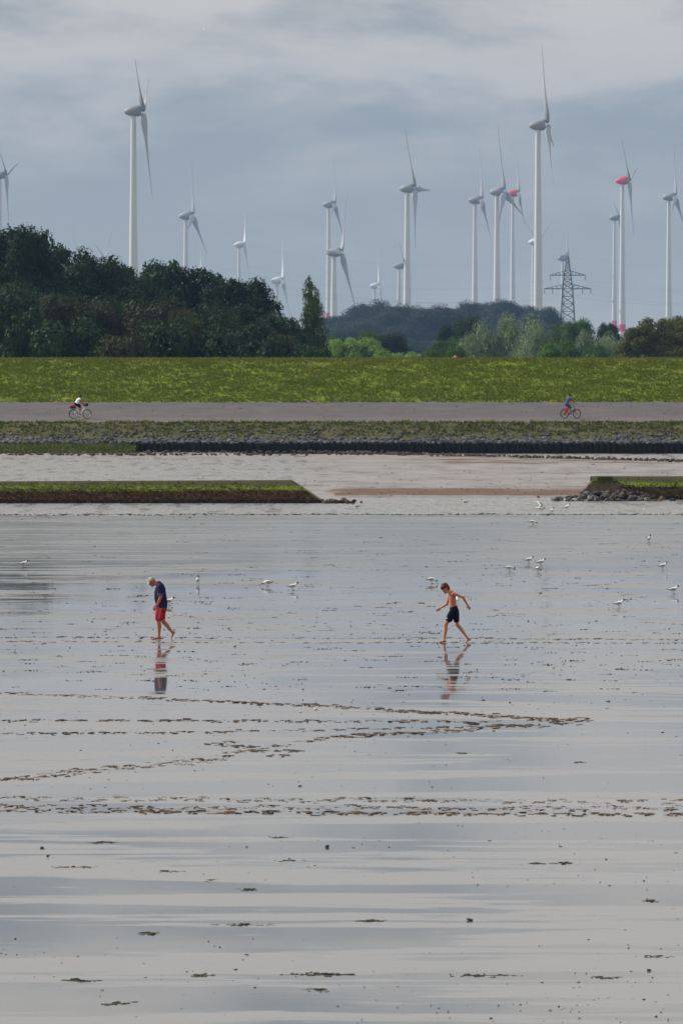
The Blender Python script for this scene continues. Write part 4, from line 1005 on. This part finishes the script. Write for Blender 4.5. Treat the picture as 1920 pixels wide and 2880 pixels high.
# --- the man in navy shirt and red shorts
MS = 9.8 * 103.2
def mp(zx, zy, y=0.0): return Vector(((zx - 650) / MS, y, (2045 - zy) / MS))
pm_ = G(446.3, 1799, .03); pm_.z = mud_h(pm_.x, pm_.y) - .006; man = empty('person', pm_); tag(man, 'walking person in navy shirt, red shorts and pale cap looking down at the mud', 'person')
CALF[0] = 1
mb = MB(); hc = mp(470, 465)
head_parts(mb, hc, R(38), 1)
limb(mb, [mp(640, 540), mp(560, 500)], [.068, .062])
mb.tube([(mp(735, 1180), .13, .165), (mp(712, 1000), .145, .17), (mp(690, 780), .14, .175), (mp(690, 620), .115, .185), (mp(665, 540), .075, .12)], 18)
near = -.19; far_ = .19
sh, elb, wr = mp(700, 600, near), mp(715, 885, near - .055), mp(612, 1120, near - .03)
armm(mb, sh, elb, wr, 1.12); hand(mb, wr, (-.55, -.02, -.8), 1, 1, 1.05)
sh2, elb2, wr2 = mp(690, 600, far_), mp(690, 880, far_ + .04), mp(585, 1110, far_ + .02)
armm(mb, sh2, elb2, wr2, 1.12); hand(mb, wr2, (-.55, .02, -.8), 1, -1, 1.05)
leg(mb, mp(705, 1190, -.09), mp(655, 1540, -.095), mp(668, 1935, -.09), 1.06); foot(mb, mp(668, 1935, -.09), mp(700, 2030, -.09), mp(440, 2040, -.095))
leg(mb, mp(730, 1200, .09), mp(775, 1560, .09), mp(1020, 1850, .09), 1.06); foot(mb, mp(1020, 1850, .09), mp(1095, 1865, .09), mp(1000, 2050, .09))
body = link('body', remesh(mb, 'body', .0075, 4), man, M['skin'], True)
ink_pts = [(mp(680, y).x + dx, mp(0, y).z) for y, dx in ((1660, .0), (1700, .004), (1740, .002), (1780, .0), (1820, -.004), (1860, -.008))]
ribbon(body.data, ink_pts, .026, .002, 'tattoo', M['ink'], body)
# shirt
mb = MB(); mb.tube([(mp(742, 1125), .155, .195), (mp(735, 1050), .162, .197), (mp(706, 920), .172, .20), (mp(690, 760), .160, .205), (mp(700, 640), .140, .212), (mp(690, 560), .10, .17), (mp(655, 505), .072, .085)], 22)
for sgn, s_, e_ in ((-1, sh, elb), (1, sh2, elb2)):
    mb.tube([(s_ + Vector((0, -sgn * .05, .02)), .098, .095), (s_ + Vector((0, -sgn * .0, .0)), .092, .085), (lerp(s_, e_, .3), .084, .08), (lerp(s_, e_, .66), .078, .075)], 14)
shirt = link('shirt', remesh(mb, 'shirt', .009, 4), man, M['navy'], True)
mb = MB(); ctr = lerp(sh, elb, .70); ax = (elb - sh).normalized(); u_ = ax.orthogonal().normalized(); v_ = ax.cross(u_)
vs = []; n = 20
for dz, rr in ((-.006, .0785), (.006, .078)):
    for k in range(n): a = 2 * math.pi * k / n; vs.append(ctr + ax * dz + (u_ * math.cos(a) + v_ * math.sin(a)) * rr)
mb.add(vs, [(k, (k + 1) % n, n + (k + 1) % n, n + k) for k in range(n)]); mb.build('cuff', M['piping'], shirt, True)
mb = MB(); n = 20; c0 = mp(620, 520); axn = Vector((-.75, 0, .66)).normalized(); u_ = Vector((0, 1, 0)); v_ = axn.cross(u_); vs = []
for dz, rr in ((-.006, .083), (.008, .078), (.008, .070)):
    for k in range(n): a = 2 * math.pi * k / n; vs.append(c0 + axn * dz + (u_ * math.cos(a) + v_ * math.sin(a)) * rr)
mb.add(vs, [(j * n + k, j * n + (k + 1) % n, (j + 1) * n + (k + 1) % n, (j + 1) * n + k) for j in range(2) for k in range(n)]); mb.build('collar', M['piping'], shirt, True)
# shorts
mb = MB(); mb.tube([(mp(755, 1120), .138, .182), (mp(738, 1210), .135, .18)], 18)
mb.tube([(mp(705, 1210, -.085), .118, .10), (mp(668, 1350, -.095), .108, .10), (mp(655, 1470, -.095), .098, .092)], 16)
mb.tube([(mp(745, 1210, .085), .118, .10), (mp(735, 1350, .09), .105, .10), (mp(735, 1460, .09), .098, .092)], 16)
shorts = link('shorts', remesh(mb, 'shorts', .009, 4), man, M['redcloth'], True)
for k in range(3):
    ribbon(shorts.data, [(mp(690 + k * 20 - (y - 1180) * .17, y).x, mp(0, y).z) for y in range(1180, 1500, 20)], .0032, .004, 'stripe', M['stripe'], shorts)
# cap
capM = Matrix.Translation(hc) @ Matrix.Rotation(-R(38), 4, 'Y')
mb = MB(); mb.M = capM; n = 20
vs = []
for j in range(7):
    th = j / 6 * math.pi / 2 * .98
    for k in range(n): a = 2 * math.pi * k / n; vs.append((.012 + .108 * math.cos(th) * math.cos(a), .084 * math.cos(th) * math.sin(a), .036 + .098 * math.sin(th)))
mb.add(vs, [(j * n + k, j * n + (k + 1) % n, (j + 1) * n + (k + 1) % n, (j + 1) * n + k) for j in range(6) for k in range(n)] + [tuple(range(6 * n, 7 * n))])
cap = mb.build('cap', M['cap'], man, True)
mb = MB(); mb.M = capM; vs = []
for j in range(4):
    for k in range(9):
        a = (k - 4) / 4; y = a * .078 * (1 - .1 * j); x = -.082 - .030 * j * (1 - .35 * a * a) + .03 * a * a; vs.append((x, y, .045 - .010 * j - .018 * a * a))
m_ = len(vs); vs += [(x, y, z + .006) for x, y, z in vs]
fs = [(j * 9 + k, j * 9 + k + 1, (j + 1) * 9 + k + 1, (j + 1) * 9 + k) for j in range(3) for k in range(8)]; fs += [tuple(m_ + i for i in reversed(q)) for q in fs]
fs += [(3 * 9 + k, 3 * 9 + k + 1, m_ + 3 * 9 + k + 1, m_ + 3 * 9 + k) for k in range(8)]
mb.add(vs, fs); mb.build('brim', M['cap'], cap, True)
mb = MB(); mb.M = capM; mb.ell((.052, 0, .005), (.064, .0755, .05), 14, 10); mb.build('hair', M['grey_hair'], man, True)
for s in (-1, 1):
    mb = MB(); mb.M = capM; mb.ell((-.078, s * .03, .0), (.012, .012, .008)); mb.build('eye', M['dark'], body, True)
mb = MB(); q = lerp(elb, wr, .93); mb.tube([(q, .033, .033), (lerp(elb, wr, .99), .032, .032)], 12, False); mb.build('wristwatch', M['dark'], man, True)

# --- the boy in black shorts
BS = 9.8 * 104.0
def bp(zx, zy, y=0.0): return Vector(((zx - 740) / BS, y, (1938 - zy) / BS))
pb_ = G(1275.5, 1808, .03); pb_.z = mud_h(pb_.x, pb_.y) - .006; boy = empty('person', pb_); tag(boy, 'shirtless walking person in black shorts with auburn hair, arms swinging', 'person')
mb = MB(); hc = bp(515, 460); head_parts(mb, hc, R(30), 1)
limb(mb, [bp(668, 600), bp(600, 530)], [.052, .048])
mb.tube([(bp(735, 1080), .095, .14), (bp(725, 960), .092, .128), (bp(705, 830), .095, .13), (bp(700, 700), .10, .142), (bp(695, 620), .085, .155), (bp(680, 565), .055, .10)], 18)
sh, elb, wr = bp(725, 590, -.155), bp(985, 685, -.20), bp(1112, 905, -.17); armm(mb, sh, elb, wr, .86); hand(mb, wr, (.5, .05, -.85), -1, 1, .95)
sh2, elb2, wr2 = bp(635, 610, .15), bp(560, 885, .18), bp(375, 1000, .14); armm(mb, sh2, elb2, wr2, .86); hand(mb, wr2, (-.82, -.05, -.5), 1, -1, .95)
leg(mb, bp(715, 1080, -.08), bp(515, 1440, -.085), bp(478, 1835, -.08), .92); foot(mb, bp(478, 1835, -.08), bp(502, 1922, -.08), bp(318, 1935, -.085), lat=.036)
leg(mb, bp(765, 1080, .08), bp(835, 1450, .085), bp(1110, 1805, .08), .92); foot(mb, bp(1110, 1805, .08), bp(1200, 1868, .08), bp(1060, 1940, .085), lat=.036)
body = link('body', remesh(mb, 'body', .0075, 3), boy, M['skin_pale'], True)
mb = MB(); mb.tube([(bp(735, 985), .108, .142), (bp(752, 1080), .128, .158), (bp(750, 1130), .125, .158)], 18)
mb.tube([(bp(715, 1100, -.08), .105, .095), (bp(650, 1200, -.085), .10, .095), (bp(605, 1300, -.085), .094, .09)], 16)
mb.tube([(bp(780, 1100, .08), .105, .095), (bp(800, 1220, .085), .092, .095), (bp(812, 1330, .085), .080, .09)], 16)
shorts = link('shorts', remesh(mb, 'shorts', .009, 3), boy, M['blackcloth'], True)
ribbon(shorts.data, [(bp(545, y).x, bp(0, y).z) for y in (1245, 1258, 1270)], .014, .004, 'white_logo', M['whitecloth'], shorts)
hm = Matrix.Translation(hc) @ Matrix.Rotation(-R(30), 4, 'Y'); mb = MB(); mb.M = hm
mb.ell((.022, 0, .048), (.102, .082, .088), 16, 12); mb.ell((.07, 0, -.01), (.05, .066, .07))
g = random.Random(3)
for i in range(34):
    a = g.uniform(0, 6.28); e = g.uniform(.1, 1.4); mb.ell((.012 + .096 * math.cos(e) * math.cos(a), .072 * math.cos(e) * math.sin(a), .055 + .088 * math.sin(e)), (.026, .022, .024), 8, 6)
for i in range(9): mb.ell((-.085 + g.uniform(-.012, .012), (i - 4) * .015, .06 + g.uniform(-.02, .02)), (.024, .014, .034), 8, 6)
link('hair', remesh(mb, 'hair', .008, 2), boy, M['hair'], True)
for s in (-1, 1):
    mb = MB(); mb.M = hm; mb.ell((-.080, s * .028, .0), (.010, .011, .006)); mb.build('eye', M['dark'], body, True)

# ------------------------------------------------------------------ bicycles and riders
def bicycle(name, loc, rz, label, frame, low_step, basket):
    b = empty(name, loc, rz); tag(b, label, 'bicycle'); WB = 1.06; r = .345
    for hx in (0, WB):
        wl = empty('wheel', (hx, 0, r)); wl.parent = b
        mb = MB(); n = 40; k = 8; vs = []
        for i in range(n):
            a = 2 * math.pi * i / n
            for j in range(k): q = 2 * math.pi * j / k; rr = r - .028 + .028 * math.cos(q); vs.append((rr * math.cos(a), .026 * math.sin(q), rr * math.sin(a)))
        mb.add(vs, [(i * k + j, i * k + (j + 1) % k, ((i + 1) % n) * k + (j + 1) % k, ((i + 1) % n) * k + j) for i in range(n) for j in range(k)]); mb.build('tyre', M['dark'], wl, True)
        mb = MB(); vs = []
        for i in range(n):
            a = 2 * math.pi * i / n
            for rr, y in ((.302, -.012), (.302, .012), (.288, .010), (.288, -.010)): vs.append((rr * math.cos(a), y, rr * math.sin(a)))
        mb.add(vs, [(i * 4 + j, i * 4 + (j + 1) % 4, ((i + 1) % n) * 4 + (j + 1) % 4, ((i + 1) % n) * 4 + j) for i in range(n) for j in range(4)]); mb.build('rim', M['chrome'] if frame == 'whiteframe' else M['dark'], wl, True)
        mb = MB()
        for i in range(18): a = 2 * math.pi * i / 18; mb.bar((0, .02 * (-1) ** i, 0), (.29 * math.cos(a), 0, .29 * math.sin(a)), .0013, 3)
        mb.build('spokes', M['chrome'], wl)
        mb = MB(); mb.tube([((0, -.045, 0), .03 if hx else .055, .03 if hx else .055), ((0, .045, 0), .03 if hx else .055, .03 if hx else .055)], 12, False, lat=(1, 0, 0)); mb.build('hub', M['dark'], wl, True)
    f = MB(); BBk = (.45, 0, .29); head0, head1 = (.86, 0, .70), (.82, 0, .90)
    if low_step:
        f.tube([(head0, .028, .024), ((.62, 0, .42), .034, .028), (BBk, .036, .03)], 10); f.tube([((.84, 0, .80), .018, .018), ((.60, 0, .50), .018, .018), ((.41, 0, .46), .018, .018)], 8)
    else:
        f.tube([(head0, .03, .026), (BBk, .036, .03)], 10); f.tube([(head1, .02, .018), ((.50, 0, .78), .018, .018), ((.33, 0, .76), .016, .016)], 8)
    f.tube([(BBk, .018, .018), ((.31, 0, .78), .016, .016), ((.28, 0, .92), .013, .013)], 8); f.tube([(head0, .02, .02), (head1, .02, .02)], 8)
    for s in (-1, 1):
        f.tube([(BBk, .012, .012), ((0, s * .06, r), .010, .010)], 6); f.tube([((.33, 0, .72), .009, .009), ((0, s * .06, r), .008, .008)], 6)
    f.build('frame', M[frame], b, True)
    mb = MB()
    for s in (-1, 1): mb.tube([((.865, s * .035, .68), .014, .014), ((1.0, s * .05, .42), .011, .011), ((WB, s * .052, r), .010, .010)], 8)
    mb.build('fork', M[frame], b, True)
    mb = MB(); mb.tube([((.82, 0, .90), .014, .014), ((.80, 0, 1.04), .014, .014)], 8); mb.tube([((.74, -.30, 1.07), .012, .012), ((.80, -.15, 1.06), .012, .012), ((.81, 0, 1.05), .012, .012), ((.80, .15, 1.06), .012, .012), ((.74, .30, 1.07), .012, .012)], 8, lat=(0, 0, 1)); mb.build('handlebar', M['dark'], b, True)
    mb = MB(); mb.tube([((.15, 0, .955), .025, .075), ((.24, 0, .96), .022, .06), ((.36, 0, .955), .015, .022)], 10); mb.build('saddle', M['dark'], b, True)
    mb = MB()
    for s in (-1, 1): mb.bar((-.2, s * .06, .74), (.25, s * .06, .76), .006); mb.bar((-.05, s * .07, .74), (0, s * .06, r), .005)
    mb.bar((-.2, -.06, .74), (-.2, .06, .74), .006); mb.build('carrier', M['dark'], b)
    for hx in (0, WB):
        mb = MB(); vs = []; a0, a1 = (R(60), R(200)) if hx == 0 else (R(40), R(150)); n = 16
        for i in range(n):
            a = a0 + (a1 - a0) * i / (n - 1)
            for y in (-.028, .028): vs.append((hx + (r + .025) * math.cos(a), y, r + (r + .025) * math.sin(a)))
        mb.add(vs, [(2 * i, 2 * i + 1, 2 * i + 3, 2 * i + 2) for i in range(n - 1)]); mb.build('mudguard', M['dark'], b, True)
    mb = MB(); mb.tube([((.45, -.06, .29), .09, .09), ((.45, -.05, .29), .09, .09)], 18, False, lat=(1, 0, 0)); mb.build('chainring', M['dark'], b)
    for s, (px_, pz_) in ((-1, (.42, .13)), (1, (.48, .45))):
        mb = MB(); mb.bar((.45, s * .075, .29), (px_, s * .09, pz_), .011); mb.box((px_, s * .13, pz_), (.09, .08, .02)); mb.build('crank', M['dark'], b)
    mb = MB(); mb.tube([((.90, -.0, .94), .022, .026), ((.94, 0, .94), .026, .026)], 8); mb.build('headlight', M['chrome'], b, True)
    if basket:
        mb = MB(); v = []
        for z, k in ((.90, .82), (1.12, 1.0)):
            for x, y in ((-1, -1), (1, -1), (1, 1), (-1, 1)): v.append((.99 + x * .13 * k, y * .17 * k, z))
        mb.add(v, [(3, 2, 1, 0), (0, 1, 5, 4), (1, 2, 6, 5), (2, 3, 7, 6), (3, 0, 4, 7)]); mb.build('basket', M['dark'], b)
    return b
def rider(loc, rz, label, J, top, short, shoe, helmet, skin, sleeve):
    p = empty('person', loc, rz); tag(p, label, 'person'); CALF[0] = -1; v = lambda k, y=0: Vector((J[k][0], y, J[k][1]))
    mb = MB(); hc = v('head'); head_parts(mb, hc, R(18), -1)
    limb(mb, [v('neck') - Vector((.03, 0, .03)), v('neck') + Vector((.03, 0, .06))], [.055, .05])
    mb.tube([(v('hip'), .105, .15), (lerp(v('hip'), v('neck'), .35), .105, .14), (lerp(v('hip'), v('neck'), .7), .115, .155), (v('neck') - Vector((.0, 0, .03)), .07, .13)], 16)
    for s in (-1, 1):
        sh, el, wr = v('sh', s * .17), v('el', s * .24), v('wr', s * .27); armm(mb, sh, el, wr, .9); hand(mb, wr, (.8, 0, -.5), 1, s, .95)
        k, a = ('knee', 'ank') if s < 0 else ('knee2', 'ank2'); leg(mb, v('hip', s * .085), v(k, s * .10), v(a, s * .10), .95)
    link('body', remesh(mb, 'body', .010, 3), p, M[skin], True)
    mb = MB(); mb.tube([(v('hip') + Vector((.01, 0, .02)), .125, .17), (lerp(v('hip'), v('neck'), .35), .122, .16), (lerp(v('hip'), v('neck'), .7), .130, .175), (v('neck') - Vector((.0, 0, .03)), .085, .15)], 16)
    for s in (-1, 1): mb.tube([(v('sh', s * .14), .075, .07), (lerp(v('sh', s * .17), v('el', s * .24), sleeve), .066, .066)], 12)
    link('shirt', remesh(mb, 'shirt', .012, 3), p, M[top], True)
    mb = MB(); mb.tube([(v('hip') + Vector((-.01, 0, .03)), .125, .165), (v('hip') - Vector((.0, 0, .03)), .12, .165)], 14)
    for s in (-1, 1):
        k = 'knee' if s < 0 else 'knee2'; mb.tube([(v('hip', s * .085), .10, .095), (lerp(v('hip', s * .085), v(k, s * .1), .8), .082, .082)], 12)
    link('shorts', remesh(mb, 'shorts', .012, 3), p, M[short], True)
    for s in (-1, 1):
        a = v('ank' if s < 0 else 'ank2', s * .11); t = J['toe'] if s < 0 else J['toe2']
        mb = MB(); mb.tube([(a + Vector((-.05, 0, -.05)), .042, .038), (a + Vector((0, 0, -.03)), .045, .038), (lerp(a, Vector((t[0], s * .12, t[1])), .7), .035, .045), (Vector((t[0], s * .12, t[1])), .022, .035)], 10); mb.build('shoe', M[shoe], p, True)
    mb = MB(); mb.M = Matrix.Translation(hc) @ Matrix.Scale(-1, 4, (1, 0, 0)) @ Matrix.Rotation(-R(18), 4, 'Y'); mb.ell((.014, 0, .062), (.125, .094, .092), 14, 9); mb.ell((.06, 0, .02), (.07, .08, .07)); link('helmet', remesh(mb, 'helmet', .012, 2), p, M[helmet], True)
    return p
Yc = 402.0
rz1, rz2 = R(24), R(30)
l1 = (PX(180 + 475 / 17.42, Yc), Yc, 2.155); l2 = (PX(1560 + 460 / 17.42, Yc), Yc, 2.155)
bicycle('bicycle', l1, rz1, 'white low step bicycle with black front basket on the asphalt track', 'whiteframe', True, True)
rider(l1, rz1, 'cyclist in white sleeveless top, dark shorts and navy helmet riding the white bicycle',
      dict(head=(.55, 1.60), neck=(.44, 1.47), hip=(.19, 1.06), sh=(.42, 1.42), el=(.62, 1.17), wr=(.76, 1.10), knee=(.54, .80), ank=(.40, .30), knee2=(.60, .98), ank2=(.47, .60), toe=(.50, .16), toe2=(.58, .50)), 'whitecloth', 'blackcloth', 'whitecloth', 'bluehelmet', 'skin', .12)
bicycle('bicycle', l2, rz2, 'black bicycle carrying a red pannier on the asphalt track', 'blackframe', False, False)
rider(l2, rz2, 'cyclist in patterned blue shirt, blue shorts and dark helmet riding the black bicycle',
      dict(head=(.42, 1.70), neck=(.33, 1.56), hip=(.17, 1.03), sh=(.32, 1.50), el=(.52, 1.26), wr=(.74, 1.11), knee=(.50, .74), ank=(.44, .26), knee2=(.58, .96), ank2=(.50, .56), toe=(.56, .17), toe2=(.60, .47)), 'jersey', 'denim', 'whitecloth', 'bluehelmet', 'skin', .55)
def bag(name, loc, rz, parts, label):
    o = empty(name, loc, rz); tag(o, label, 'bag')
    for nm, pts, mt in parts:
        mb = MB(); mb.tube(pts, 12); link(nm, remesh(mb, nm, .012, 3), o, M[mt], True)
bag('carrier_bag', l1, rz1, (('bag_body', [((-.20, 0, .83), .075, .15), ((.10, 0, .83), .075, .15)], 'darkbag'), ('bag_lid', [((-.23, 0, .94), .055, .14), ((.06, 0, .955), .045, .13)], 'redbag')), 'dark bag with red top strapped to the carrier of the white bicycle')
bag('pannier', l2, rz2, (('bag_body', [((.02, -.14, .46), .09, .06), ((.05, -.15, .62), .105, .07), ((.08, -.14, .80), .09, .06)], 'redbag'),), 'red pannier hanging on the near side of the black bicycle')

# ------------------------------------------------------------------ haze
HZ = bpy.data.materials.new('haze'); HZ.use_nodes = True; HZ.node_tree.nodes.clear(); t = NT(HZ.node_tree)
pv = t.n('ShaderNodeVolumePrincipled', {'Color': (.36, .60, 1.0, 1), 'Density': 0.000065, 'Anisotropy': 0.0})
t.L.new(pv.outputs[0], t.n('ShaderNodeOutputMaterial').inputs['Volume'])
mb = MB(); mb.box((0, 3160, 164), (8400, 6920, 332)); hz_ = mb.build('haze', HZ); struct(hz_, 'stuff'); tag(hz_, 'thin blue summer haze lying over the whole landscape', 'haze')
